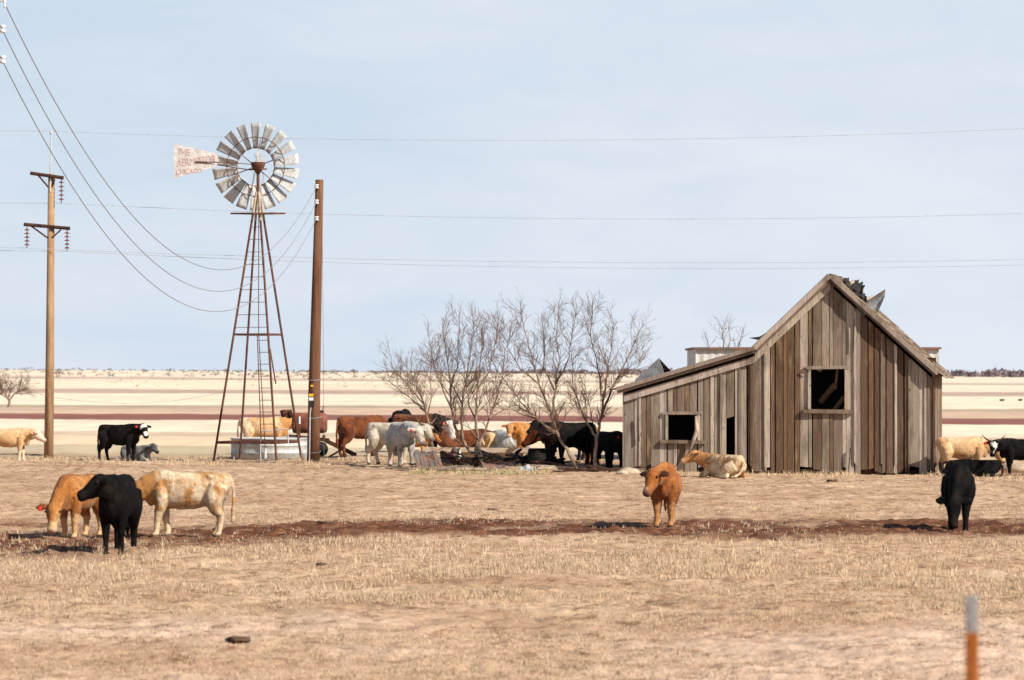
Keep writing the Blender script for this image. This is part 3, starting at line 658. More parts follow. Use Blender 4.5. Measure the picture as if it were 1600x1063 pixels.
mb = MB(); mb.tube([(0.22, -0.1, 0.35), (0.22, -0.1, 0)], 0.05, 8); mb.tube([(0.10, -0.3, 0.0), (0.10, -0.3, 0.85), (0.9, -0.3, 0.92), (0.9, -0.3, 0.5)], 0.022, 6); mb.build('well_pipe', M['galv'], mill)
# platform
zp = zz(335); mb = MB()
pl = 0.80
mb.add([(-pl, 0, zp), (-0.1, -0.36, zp - 0.02), (0.80, -0.02, zp), (0.05, 0.36, zp), (-pl, 0, zp + 0.05), (-0.1, -0.36, zp + 0.035), (0.80, -0.02, zp + 0.05), (0.05, 0.36, zp + 0.05)],
       [(3, 2, 1, 0), (4, 5, 6, 7), (0, 1, 5, 4), (1, 2, 6, 5), (2, 3, 7, 6), (3, 0, 4, 7)])
mb.build('platform', M['rust'], mill)
# head and gearbox
zh = zz(259); mb = MB()
mb.tube([(0, 0, zt - 0.1), (0, 0, zh - 0.1)], 0.045, 8); mb.build('mast', M['rust'], mill)
mb = MB(); mb.rings([[Vector((x * sx_, y_ * sy_, zh + dz)) for x, y_ in [(math.cos(2 * math.pi * j / 14), math.sin(2 * math.pi * j / 14)) for j in range(14)]]
                     for dz, sx_, sy_ in ((-0.24, 0.05, 0.05), (-0.16, 0.10, 0.11), (-0.06, 0.17, 0.20), (0.0, 0.20, 0.23), (0.08, 0.21, 0.24), (0.10, 0.20, 0.23))])
mb.tube([(0, 0, zh - 0.05), (0, 0.42, zh - 0.05)], 0.05, 8); mb.tube([(-0.25, -0.1, zh - 0.12), (0.26, -0.1, zh - 0.10)], 0.025, 6)
mb.build('gearbox', M['rust'], mill, True)
mb = MB(); mb.add([(-0.05, -0.08, zh + 0.10), (0.20, -0.08, zh + 0.10), (0.0, -0.02, zh + 0.52), (-0.05, 0.08, zh + 0.10)], [(0, 1, 2), (1, 3, 2), (3, 0, 2), (0, 3, 1)]); mb.build('hood', M['blade'], mill)
# wheel: axis points away from the viewer, a little to the right
wc = Vector((-0.10, 0.48, zh)); wr = 1.28
wheel = bpy.data.objects.new('wheel', None); C.objects.link(wheel); wheel.parent = mill; wheel.location = wc; wheel.rotation_euler = (0, 0, R(-7))
for i in range(18):
    a = R(10 + 20 * i); mb = MB(); nu, nv = 5, 6
    vs = []
    for j in range(nv + 1):
        r_ = 0.53 + (wr - 0.53) * j / nv
        for k in range(nu + 1):
            s_ = (k / nu - 0.5); wd = (0.17 + 0.165 * (r_ - 0.53) / (wr - 0.53))
            dpt = 0.022 * (1 - (2 * s_) ** 2) + s_ * 0.10
            x = r_; t_ = s_ * wd * 0.97
            vs.append(Vector((x * math.cos(a) - t_ * math.sin(a), dpt, x * math.sin(a) + t_ * math.cos(a))))
    mb.add(vs, [(j * (nu + 1) + k, j * (nu + 1) + k + 1, (j + 1) * (nu + 1) + k + 1, (j + 1) * (nu + 1) + k) for j in range(nv) for k in range(nu)])
    solid(mb.build('blade', M['blade'], wheel, True), 0.006)
mb = MB()
for r_, y_ in ((0.86, -0.03), (0.56, -0.02)):
    mb.tube([(r_ * math.cos(2 * math.pi * i / 54), y_, r_ * math.sin(2 * math.pi * i / 54)) for i in range(55)], 0.013, 5, cap=False)
mb.build('rim', M['rust'], wheel)
mb = MB()
for i in range(6):
    a = R(60 * i + 20)
    for y0 in (-0.12, 0.10): mb.tube([(0.04 * math.cos(a), y0, 0.04 * math.sin(a)), (0.86 * math.cos(a), -0.02, 0.86 * math.sin(a))], 0.0075, 4)
mb.build('spoke', M['rust'], wheel)
# tail vane, folded beside the wheel, with its bars and lettering
vy = -0.15
def VP(px, py, y_=vy): return Vector(((px - 403) / SC, y_, zz(py)))
mb = MB(); c4 = [VP(272, 225), VP(272, 279), VP(338, 261), VP(343, 250), VP(338, 240)]
mb.add(c4 + [p + Vector((0, 0.008, 0)) for p in c4], [(0, 1, 2, 3, 4), (9, 8, 7, 6, 5)] + [(i, (i + 5), 5 + (i + 1) % 5, (i + 1) % 5) for i in range(5)])
van = mb.build('tail_vane', M['vane'], mill)
mb = MB(); mb.tube([VP(306, 253, vy - 0.03), VP(392, 266, -0.05)], 0.017, 6); mb.tube([VP(306, 253, vy - 0.03), VP(345, 254, vy), VP(397, 257, 0.0)], 0.012, 6); mb.tube([VP(397, 240, 0), VP(412, 275, -0.03), VP(400, 330, -0.03)], 0.006, 4)
mb.build('vane_arm', M['rust'], mill)
for txt, px_, py_, wpx, hpx, rot in (('THE', 278, 242, 19, 10, -4), ('AERMOTOR', 277, 261, 61, 11.5, 6.5), ('CHICAGO', 276, 273, 40, 8, 2)):
    cu = bpy.data.curves.new('lettering', 'FONT'); cu.body = txt; cu.size = 1.0; cu.extrude = 0.004
    to = bpy.data.objects.new('lettering', cu); C.objects.link(to)
    dg = bpy.context.evaluated_depsgraph_get(); me = bpy.data.meshes.new_from_object(to.evaluated_get(dg))
    bpy.data.objects.remove(to)
    xs = np.empty(len(me.vertices) * 3); me.vertices.foreach_get('co', xs); xs = xs.reshape(-1, 3)
    xs[:, 0] = (xs[:, 0] - xs[:, 0].min()) / np.ptp(xs[:, 0]) * wpx / SC; xs[:, 1] = (xs[:, 1] - xs[:, 1].min()) / np.ptp(xs[:, 1]) * hpx / SC
    xs[:, 0] *= 1.0
    ca, sa = math.cos(R(rot)), math.sin(R(rot)); o_ = VP(px_, py_, vy - 0.006)
    out = np.stack([o_.x + xs[:, 0] * ca - xs[:, 1] * sa * 0, np.full(len(xs), o_.y) + xs[:, 2] * 0.8, o_.z + xs[:, 0] * sa + xs[:, 1]], -1)
    me.vertices.foreach_set('co', out.ravel()); me.update(); me.materials.clear(); me.materials.append(M['redletter'])
    lo = bpy.data.objects.new('lettering', me); C.objects.link(lo); lo.parent = van

# ------------------------------------------------------------------ stock tank under the windmill
tk = thing('stock_tank', 'round galvanised stock water tank beside the windmill legs', 'water tank', ((427 - 800) / FPX * 106.6, 106.6, 0))
pr = [(1.22, 0.0), (1.26, 0.02), (1.25, 0.16), (1.275, 0.18), (1.25, 0.20), (1.25, 0.38), (1.275, 0.40), (1.25, 0.42), (1.25, 0.57), (1.285, 0.585), (1.285, 0.61), (1.235, 0.61), (1.235, 0.04)]
mb = MB(); mb.lathe((0, 0, 0), pr, 48); mb.build('shell', M['galv'], tk, True)
mb = MB(); mb.lathe((0, 0, 0.52), [(1.23, 0), (1.23, 0.004)], 48); mb.build('water', M['water'], tk)
# rusty tank trailer behind the wooden pole
D3 = 108.2; S3 = FPX / D3; zz3 = lambda py: CH + (HY - py) / S3
tr = thing('tank_trailer', 'rusty tank trailer with drawbar parked behind the wooden pole', 'trailer', ((484 - 800) / FPX * D3, D3, 0))
x3 = lambda px: (px - 484) / S3
mb = MB(); rr = []
for x, k in ((457, 0.75), (458, 0.93), (460, 1), (484, 1.0), (505, 1), (509, 0.93), (511, 0.78)):
    ring = []
    for j in range(24):
        a = 2 * math.pi * j / 24; ca, sa = math.cos(a), math.sin(a); q = (abs(ca) ** 3.2 + abs(sa) ** 3.2) ** (-1 / 3.2)
        ring.append(Vector((x3(x), ca * q * 0.36 * k, zz3(661) + sa * q * 0.31 * k)))
    rr.append(ring)
mb.rings(rr); tkb = mb.build('tank', M['redrust'], tr, True)
mb = MB(); mb.box((x3(448), 0, zz3(646)), (0.20, 0.22, 0.22)); mb.tube([(x3(443), 0, zz3(652)), (x3(440), 0, zz3(641))], 0.06, 8); mb.lathe((x3(452), -0.1, zz3(648)), [(0.10, 0), (0.12, 0.02), (0.12, 0.06), (0.1, 0.08)], 14, (0, -1, 0)); mb.build('engine', M['rust'], tr)
mb = MB(); mb.lathe((x3(503), 0, zz3(645)), [(0.07, 0), (0.07, 0.06), (0.04, 0.07)], 12); mb.tube([(x3(503), 0, zz3(644)), (x3(506), 0, zz3(634))], 0.012, 5); mb.build('filler_cap', M['black'], tkb)
mb = MB()
for y_ in (-0.28, 0.28): mb.beam((x3(450), y_, zz3(682)), (x3(514), y_, zz3(688)), 0.07, 0.10)
for px_ in (462, 484, 506): mb.beam((x3(px_), -0.33, zz3(682)), (x3(px_), 0.33, zz3(682)), 0.06, 0.08)
mb.beam((x3(468), -0.3, zz3(680)), (x3(470), -0.3, 0), 0.05, 0.05); mb.beam((x3(455), -0.25, zz3(640)), (x3(470), -0.25, zz3(682)), 0.04, 0.05)
mb.build('chassis', M['darkwood'], tr)
mb = MB(); mb.beam((x3(508), -0.1, zz3(688)), (x3(557), -0.35, zz3(711)), 0.08, 0.12); mb.beam((x3(535), -0.25, zz3(702)), (x3(514), -0.4, 0.0), 0.04, 0.05); mb.build('drawbar', M['rust'], tr)
for y_ in (-0.38, 0.38):
    mb = MB(); mb.lathe((x3(500), y_, 0.23), [(0.10, -0.05), (0.21, -0.05), (0.23, -0.02), (0.23, 0.02), (0.21, 0.05), (0.10, 0.05)], 22, (0, 1, 0)); mb.build('wheel', M['rubber'], tr, True)
pp = G(468, 716); ppo = thing('pipe_post', 'thin rusty pipe post with white top beside the windmill leg', 'post', pp)
mb = MB(); mb.tube([(0, 0, 0), (0, 0, 1.02)], 0.028, 7); mb.build('pipe', M['rust'], ppo); mb = MB(); mb.tube([(0, 0, 1.02), (0, 0, 1.24)], 0.030, 7); mb.build('painted_top', M['whitelabel'], ppo)

# ------------------------------------------------------------------ wooden poles and wires
def insulator(mb, p, r_=0.05, h=0.11, axis=(0, 0, 1)):
    mb.lathe(p, [(r_ * 0.5, -h / 2), (r_, -h * 0.45), (r_, -h * 0.2), (r_ * 0.6, -h * 0.1), (r_ * 0.6, h * 0.1), (r_, h * 0.2), (r_, h * 0.45), (r_ * 0.5, h / 2)], 12, axis)
PD = 101.0; S2 = FPX / PD; z2 = lambda py: CH + (HY - py) / S2
p2 = thing('wooden_pole', 'tall reddish brown wooden pole with white insulators and a small labelled meter box', 'pole', ((489.5 - 800) / FPX * PD, PD, 0))
x2 = lambda px: (px - 489.5) / S2
mb = MB(); mb.tube([(0, 0, -0.2), (x2(491), 0, 2.0), (x2(495), 0, 5.0), (x2(499), 0, z2(281))], [0.185, 0.168, 0.14, 0.112], 16); mb.build('shaft', M['polewood'], p2, True)
ins_w = []
for py in (293, 317, 343):
    br = MB(); p = Vector((x2(495), -0.16, z2(py))); br.tube([p + Vector((0.03, 0.1, -0.10)), p + Vector((-0.01, 0, -0.06)), p + Vector((0, 0, 0.04))], 0.018, 6); b_ = br.build('bracket', M['black'], p2)
    mb = MB(); insulator(mb, p + Vector((0, -0.02, 0.02)), 0.065, 0.12); mb.build('insulator', M['porcelain'], b_, True)
    ins_w.append(Vector(p2.location) + p + Vector((0, -0.02, 0.02)))
mb = MB(); bz = z2(626); mb.box((x2(487), -0.20, bz), (0.16, 0.08, 0.34)); bx_ = mb.build('meter_box', M['black'], p2)
mb = MB(); mb.box((x2(487), -0.243, z2(617.5)), (0.13, 0.006, 0.075)); mb.build('yellow_label', M['yellow'], bx_)
mb = MB(); mb.box((x2(487), -0.243, z2(623.5)), (0.13, 0.006, 0.085)); mb.build('white_label', M['whitelabel'], bx_)
mb = MB(); mb.box((x2(488), -0.165, z2(603)), (0.07, 0.006, 0.05)); mb.build('yellow_label', M['yellow'], p2)
mb = MB(); mb.tube([(x2(487), -0.20, z2(634)), (x2(485), -0.19, z2(645)), (x2(484), -0.19, 0.0)], 0.020, 5); mb.build('conduit', M['galv'], p2)
for py in (651, 592, 705):
    mb = MB(); z = z2(py); mb.tube([(x2(491) + 0.18 * math.cos(a), 0.18 * math.sin(a), z + 0.05 * math.sin(a * 1.0)) for a in [2 * math.pi * i / 16 for i in range(17)]], 0.012, 4); mb.build('wire_wrap', M['wire'], p2)
mb = MB(); mb.tube([(x2(503), 0.1, z2(330)), (x2(505), 0.15, z2(560)), (x2(506), 0.2, 0)], 0.006, 4); mb.build('ground_wire', M['wire'], p2)

# transmission pole
TD = 105.0; S1 = FPX / TD; z1 = lambda py: CH + (HY - py) / S1; x1 = lambda px: (px - 76) / S1
p1 = thing('transmission_pole', 'pale wooden transmission pole with two crossarms and strings of brown insulators', 'pole', ((76 - 800) / FPX * TD, TD, 0))
mb = MB(); mb.tube([(0, 0, -0.2), (x1(78), 0, 3.0), (x1(80), 0, z1(272))], [0.14, 0.125, 0.095], 14); mb.build('shaft', M['palepole'], p1, True)
mb = MB(); mb.tube([(x1(79), -0.11, z1(300)), (x1(79.5), -0.02, z1(208))], 0.020, 6); mb.tube([(x1(77), 0.09, z1(290)), (x1(79), -0.0, z1(215))], 0.012, 5); mb.lathe((x1(79.5), -0.02, z1(208)), [(0.035, -0.04), (0.05, 0), (0.03, 0.04)], 8); mb.build('spire', M['galv'], p1)
wire_pts = []
for (xa, ya, xb, yb, strs) in ((48, 271, 100, 278.5, [(96.5, 278, 318)]), (38, 351, 110, 357.5, [(43, 352, 388), (105.5, 357, 393)])):
    mb = MB(); mb.tube([(x1(xa), -0.14, z1(ya)), (x1(xb), -0.14, z1(yb))], 0.052, 8); arm = mb.build('crossarm', M['darkwood'], p1)
    mb = MB(); mb.beam((x1(xa + 12), -0.14, z1(ya + 3)), (x1(76), -0.10, z1(ya + 22)), 0.035, 0.05); mb.build('brace', M['darkwood'], arm); mb = MB(); mb.beam((x1(xb - 14), -0.14, z1(yb + 2)), (x1(82), -0.10, z1(yb + 14)), 0.03, 0.04); mb.build('brace', M['darkwood'], arm)
    for (xs_, ya_, yb_) in strs:
        mb = MB(); z_ = z1(ya_) - 0.05; zb_ = z1(yb_); k = 5; stp = (z_ - zb_ - 0.08) / k; prf = [(0.012, 0.0)]
        for i in range(k):
            b0 = -0.05 - i * stp; prf += [(0.012, b0), (0.030, b0 - 0.015), (0.085, b0 - 0.045), (0.085, b0 - 0.055), (0.012, b0 - 0.06)]
        prf += [(0.012, zb_ - z_)]
        mb.lathe((x1(xs_), -0.14, z_), prf, 12); mb.build('insulator_string', M['brownglaze'], arm, True)
        wire_pts.append((p1.location.x + x1(xs_), TD - 0.14, zb_))
wire_pts.append((p1.location.x + x1(79.5), TD - 0.02, z1(205)))

def wire(name, pts, r_, mat, label):
    mb = MB(); c0 = Vector(pts[0]); mb.tube([Vector(p) - c0 for p in pts], r_, 5); return tag(mb.build(name, mat, loc=c0), label, 'wire')
def span(A, B, sag, n_=40):
    A = Vector(A); B = Vector(B); return [A.lerp(B, i / n_) - Vector((0, 0, 4 * sag * (i / n_) * (1 - i / n_))) for i in range(n_ + 1)]
# long spans: from the pole towards the right (next pole far out of the frame), and to the left
labs = ['power wire crossing the sky from the upper crossarm insulator', 'upper of the two close power wires crossing low in the sky', 'lower of the two close power wires crossing low in the sky', 'thin pale wire crossing the sky highest, from the spire of the transmission pole']
# wire rows in the photo: (row at pole, row at x=900, row at x=1600)
rows_ = [(319, 342, 333), (388, 410, 406), (393, 418.5, 414), (205.5, 219, 200)]
for wp, lab, (ra, rm, rb_) in zip(wire_pts, labs, rows_):
    A = Vector(wp); B = P(1680, rb_ - (2 if ra > 210 else 3), TD - 2); mid = P(900, rm, TD - 1)
    # fit a parabola through the three rows
    t = (mid.x - A.x) / (B.x - A.x); lz = A.z + (B.z - A.z) * t; sag = (lz - mid.z) / (4 * t * (1 - t))
    pts = span(A, B, sag)
    Lp = P(-90, ra - 3, TD + 1); pts = [Lp, Lp.lerp(A, 0.5) - Vector((0, 0, 0.01))] + pts
    wire('power_wire', pts, 0.0065, M['palewire'], lab)
# near pole just outside the left edge, with its insulators reaching into the frame
ND = 60.0; SN = FPX / ND
np_ = thing('wooden_pole', 'wooden pole just past the left edge with white insulators at the upper left corner', 'pole', ((-17 - 800) / FPX * ND, ND, 0))
mb = MB(); mb.tube([(-0.05, 0, -0.2), (-0.02, 0, 4), (0, 0, 9.3)], [0.18, 0.16, 0.12], 14); mb.build('shaft', M['polewood'], np_, True)
near_w = []
for py, px_ in ((6, 7), (45, 4), (93, 4)):
    z = CH + (HY - py) / SN; x = (px_ + 17) / SN
    mb = MB(); mb.tube([(0.05, 0, z + 0.06), (x, -0.02, z + 0.05), (x, -0.02, z - 0.07)], 0.014, 5); b_ = mb.build('bracket', M['galv'], np_)
    mb = MB(); insulator(mb, Vector((x, -0.02, z)), 0.05 if py > 10 else 0.02, 0.13); mb.build('insulator', M['porcelain'], b_, True)
    near_w.append(Vector(np_.location) + Vector((x, -0.02, z - (0.03 if py > 10 else 0.0))))
for i, (A, B, low) in enumerate(zip(near_w, ins_w, (422, 455, 487))):
    # choose the sag so that the wire's lowest row matches
    best = None
    for s_ in np.arange(1.5, 5.5, 0.02):
        m_ = max(HY - (p.z - CH) / p.y * FPX for p in span(A, B, s_, 30))
        if best is None or abs(m_ - low) < best[0]: best = (abs(m_ - low), s_)
    wire('service_wire', span(A, B, best[1], 60), 0.0085, M['wire'], 'dark sagging wire from the left pole to the wooden pole, ' + ('upper of three', 'middle of three', 'lower of three')[i])
wire('slack_wire', span(P(40, 611, 105.2), P(352, 612, 105.0), 0.36, 24), 0.004, M['wire'], 'thin slack wire strung low between transmission pole and windmill')

# foreground steel T-post
fp = thing('steel_post', 'orange steel fence post with white painted top in the right foreground', 'post', P(1518, 700, 12.0) * Vector((1, 1, 0)) if False else ((1518 - 800) / FPX * 12.0, 12.0, 0), R(-25))
ztop = CH + (HY - 931) / FPX * 12; zcut = CH + (HY - 988) / FPX * 12
def tee(z0, z1_):
    mb = MB(); mb.box((0, 0, (z0 + z1_) / 2), (0.044, 0.007, z1_ - z0)); mb.box((0, 0.0185, (z0 + z1_) / 2), (0.007, 0.036, z1_ - z0))
    z = z0 + 0.03
    while z < z1_ - 0.02: mb.box((0, -0.006, z), (0.010, 0.006, 0.014)); z += 0.054
    return mb
tee(zcut, ztop).build('painted_top', M['postwhite'], fp); tee(-0.2, zcut).build('shaft', M['orange'], fp)

# ------------------------------------------------------------------ trees
def grow_tree(name, limbs, d, label, seed, dens=1.0, group=None, twr=1.0, rbase=0.062, zoff=0.0):
    r_ = random.Random(seed); base = limbs[0][0]
    o0 = Vector(((base[0] - 800) / FPX * d, d, 0)); t = thing(name, label, 'tree', o0, 0, group)
    tk_, tw_ = MB(), MB()
    def rv(): return Vector((r_.gauss(0, 1), r_.gauss(0, 1), r_.gauss(0, 1)))
    def twig(p, dr, ln, rad, lev):
        n_ = 4; pts = [p]; c = p.copy(); dd = dr.normalized()
        bend = rv() * 0.10
        for i in range(n_):
            dd = (dd + bend + rv() * 0.14 + Vector((0, 0, 0.09))).normalized(); c = c + dd * ln / n_; pts.append(c.copy())
        tw_.tube(pts, [rad * (1 - 0.6 * i / n_) for i in range(n_ + 1)], 3 if lev > 1 else 4, cap=False)
        if lev < 3:
            k = int((5.2 if lev == 1 else 4.2) * dens * min(1.6, ln / 0.5)) + (1 if lev < 2 else 0)
            for i in range(k):
                f_ = r_.uniform(0.2, 1.0); j = min(n_ - 1, int(f_ * n_)); q = pts[j].lerp(pts[j + 1], f_ * n_ - j)
                tg = (pts[j + 1] - pts[j]).normalized(); ax = tg.cross(rv()).normalized()
                twig(q, tg + ax * r_.uniform(0.45, 0.95), ln * r_.uniform(0.40, 0.70) * (1 - 0.35 * f_), max(0.0030, rad * 0.55), lev + 1)
    for li, L_ in enumerate(limbs):
        r0 = rbase * (1 if li == 0 else L_[0][2] if len(L_[0]) > 2 else 0.6); dy = 0 if li == 0 else r_.uniform(-0.7, 0.7)
        pts = []
        for i, p in enumerate(L_):
            w = P(p[0], p[1], d); w = w - o0; w.y = dy * i / (len(L_) - 1); w.z = max(w.z, -0.05) + zoff; pts.append(w)
        fine = []
        for i in range(len(pts) - 1):
            for k in range(3): fine.append(pts[i].lerp(pts[i + 1], k / 3) + (rv() * 0.014 if i or k else Vector()))
        fine.append(pts[-1]); m_ = len(fine)
        rad = [max(0.008, r0 * (1 - 0.93 * (i / (m_ - 1)) ** 0.75)) for i in range(m_)]
        tk_.tube(fine, rad, 7)
        tot = sum((fine[i + 1] - fine[i]).length for i in range(m_ - 1))
        for i in range(int(tot * 10 * dens)):
            f_ = r_.uniform(0.22 if li else 0.34, 1.0) ; j = min(m_ - 2, int(f_ * (m_ - 1))); q = fine[j].lerp(fine[j + 1], f_ * (m_ - 1) - j)
            tg = (fine[j + 1] - fine[j]).normalized(); ax = tg.cross(rv()).normalized()
            twig(q, tg * 0.8 + ax * r_.uniform(0.5, 1.0) + Vector((0, 0, 0.25)), r_.uniform(0.35, 1.0) * twr * (1.1 - 0.4 * f_), max(0.0055, rad[j] * 0.34), 1)
    tk_.build('trunk', M['bark'], t, True); tw_.build('crown', M['twig'], t)
    return t
grow_tree('bare_tree', [
    [(905, 738), (897, 722), (886, 704), (874, 686), (866, 664), (864, 640), (868, 600), (874, 560), (870, 520), (873, 472)],
    [(868, 676, .75), (848, 662), (832, 648), (814, 628), (796, 606), (778, 580), (765, 560)],
    [(866, 664, .7), (856, 636), (842, 600), (830, 556), (820, 515), (812, 486)],
    [(866, 610, .5), (850, 575), (852, 535), (846, 495)],
    [(868, 600, .5), (886, 570), (893, 530), (900, 490)],
    [(838, 652, .4), (818, 648), (800, 640), (784, 640), (770, 648)],
    [(842, 600, .4), (815, 580), (795, 545), (783, 510)]], 92.0, 'bare tree with a leaning lower trunk in front of the black cattle', 1, 1.0, 'leafless trees by the barn')
grow_tree('bare_tree', [
    [(928, 738), (930, 710), (934, 684), (938, 660), (942, 636), (940, 600), (932, 560), (922, 522), (926, 482)],
    [(934, 684, .6), (918, 664), (908, 640), (898, 612), (893, 580), (895, 545)],
    [(940, 648, .6), (952, 620), (966, 590), (980, 562), (992, 535), (1000, 515)],
    [(942, 620, .5), (950, 580), (955, 545), (958, 505)],
    [(932, 672, .3), (924, 655), (920, 630), (914, 600)],
    [(966, 590, .35), (985, 584), (1000, 568), (1008, 548)]], 91.6, 'bare tree with a straight pale trunk closest to the barn', 2, 1.0, 'leafless trees by the barn')
grow_tree('bare_tree', [
    [(738, 708), (724, 692), (712, 668), (706, 640), (703, 600), (698, 555), (692, 505)],
    [(724, 692, .7), (720, 655), (724, 615), (732, 570), (738, 525), (742, 495)],
    [(706, 640, .5), (690, 605), (678, 570), (672, 535)],
    [(703, 610, .5), (715, 575), (716, 540), (718, 505)],
    [(735, 700, .35), (722, 694), (708, 682), (694, 668)],
    [(722, 630, .4), (706, 600), (690, 582), (672, 568)]], 98.0, 'bare tree of forked leaning stems leftmost above the rubbish heap', 3, 0.95, 'leafless trees by the barn')
grow_tree('bare_tree', [
    [(746, 708), (745, 680), (743, 640), (746, 600), (752, 560), (760, 500)],
    [(746, 700, .7), (756, 678), (764, 655), (774, 625), (784, 590), (790, 550), (800, 500)],
    [(744, 660, .5), (734, 635), (727, 600), (724, 565)],
    [(764, 655, .45), (782, 645), (797, 636), (806, 615)],
    [(746, 610, .5), (765, 580), (772, 545), (778, 505)],
    [(750, 690, .35), (736, 672), (728, 660), (722, 640)]], 97.5, 'bare tree of upright stems second from left above the rubbish heap', 4, 0.95, 'leafless trees by the barn')
grow_tree('bare_shrub', [
    [(676, 700), (671, 668), (664, 632), (652, 608), (640, 580)],
    [(668, 650, .6), (655, 632), (636, 618), (618, 606), (604, 594)],
    [(664, 632, .6), (645, 612), (626, 590), (610, 565)],
    [(668, 650, .5), (674, 620), (672, 585), (676, 550)]], 103.0, 'spreading bare shrub behind the red and white faced cattle', 5, 1.1, None, 1.0, 0.05)
grow_tree('bare_tree', [
    [(1130, 720), (1132, 640), (1134, 570), (1130, 535), (1128, 508)],
    [(1133, 600, .6), (1150, 560), (1158, 530), (1162, 512)],
    [(1132, 600, .6), (1112, 560), (1104, 530)],
    [(1134, 560, .5), (1142, 530), (1140, 512)]], 110.0, 'bare tree whose top shows above the shed behind the barn', 6, 0.55, None, 0.8)
grow_tree('bare_tree', [
    [(14, 636), (15, 627), (10, 617), (2, 609), (-14, 605)],
    [(14, 627, .7), (22, 616), (32, 609), (44, 607)],
    [(12, 622, .6), (2, 616), (-10, 612)],
    [(14, 620, .6), (18, 610), (22, 603)]], gd(636), 'dark distant bare tree at the left edge beyond the fields', 8, 1.2, None, 1.5, 0.14)

# ------------------------------------------------------------------ cattle
def superloft(mb, cs, lats, nors, rl, rn, n_=18, e=2.0):
    rr = []
    for c, l_, n__, a, b in zip(cs, lats, nors, rl, rn):
        ring = []
        for j in range(n_):
            t = 2 * math.pi * j / n_; ct, st_ = math.cos(t), math.sin(t); q = (abs(ct) ** e + abs(st_) ** e) ** (-1 / e)
            ring.append(c + l_ * (ct * q * a) + n__ * (st_ * q * b))
        rr.append(ring)
    mb.rings(rr)
def limb(mb, pts):
    cs = [Vector(p[:3]) for p in pts]; rs_ = [p[3] for p in pts]
    fine, fr = [], []
    for i in range(len(cs) - 1):
        p0 = cs[max(i - 1, 0)]; p1_ = cs[i]; p2_ = cs[i + 1]; p3 = cs[min(i + 2, len(cs) - 1)]
        for k in range(4):
            t = k / 4; fine.append(0.5 * ((2 * p1_) + (p2_ - p0) * t + (2 * p0 - 5 * p1_ + 4 * p2_ - p3) * t * t + (3 * p1_ - p0 - 3 * p2_ + p3) * t ** 3)); fr.append(rs_[i] * (1 - t) + rs_[i + 1] * t)
    fine.append(cs[-1]); fr.append(rs_[-1]); mb.tube(fine, fr, 12)

def coat_mat(name, c1, c2, scale=3.2, lo=0.42, hi=0.6, sheen=0.12):
    m = N(name, 0.8, 0.10); m.b.inputs['Sheen Weight'].default_value = sheen; m.b.inputs['Sheen Roughness'].default_value = 0.5
    v = m.coord(); nn = m.noise(v, scale, 5, 0.6, 0.4)
    c = m.ramp(nn, [(lo, c1), (hi, c2)])
    h = m.noise(m.coord((1, 1, 0.35)), 55, 4, 0.7); h2 = m.noise(v, 12, 4, 0.6)
    c = m.mix(1.0, c, m.ramp(h, [(0.28, GREY(0.70)), (0.70, GREY(1.18))]), 'MULTIPLY')
    c = m.mix(1.0, c, m.ramp(h2, [(0.30, GREY(0.80)), (0.65, GREY(1.08))]), 'MULTIPLY')
    a = m.attr('over'); c = m.mix(a.outputs['Alpha'], c, a.outputs['Color'])
    m.bump(m.mix(0.4, h, h2), 0.55, 0.02); return m.col(c)

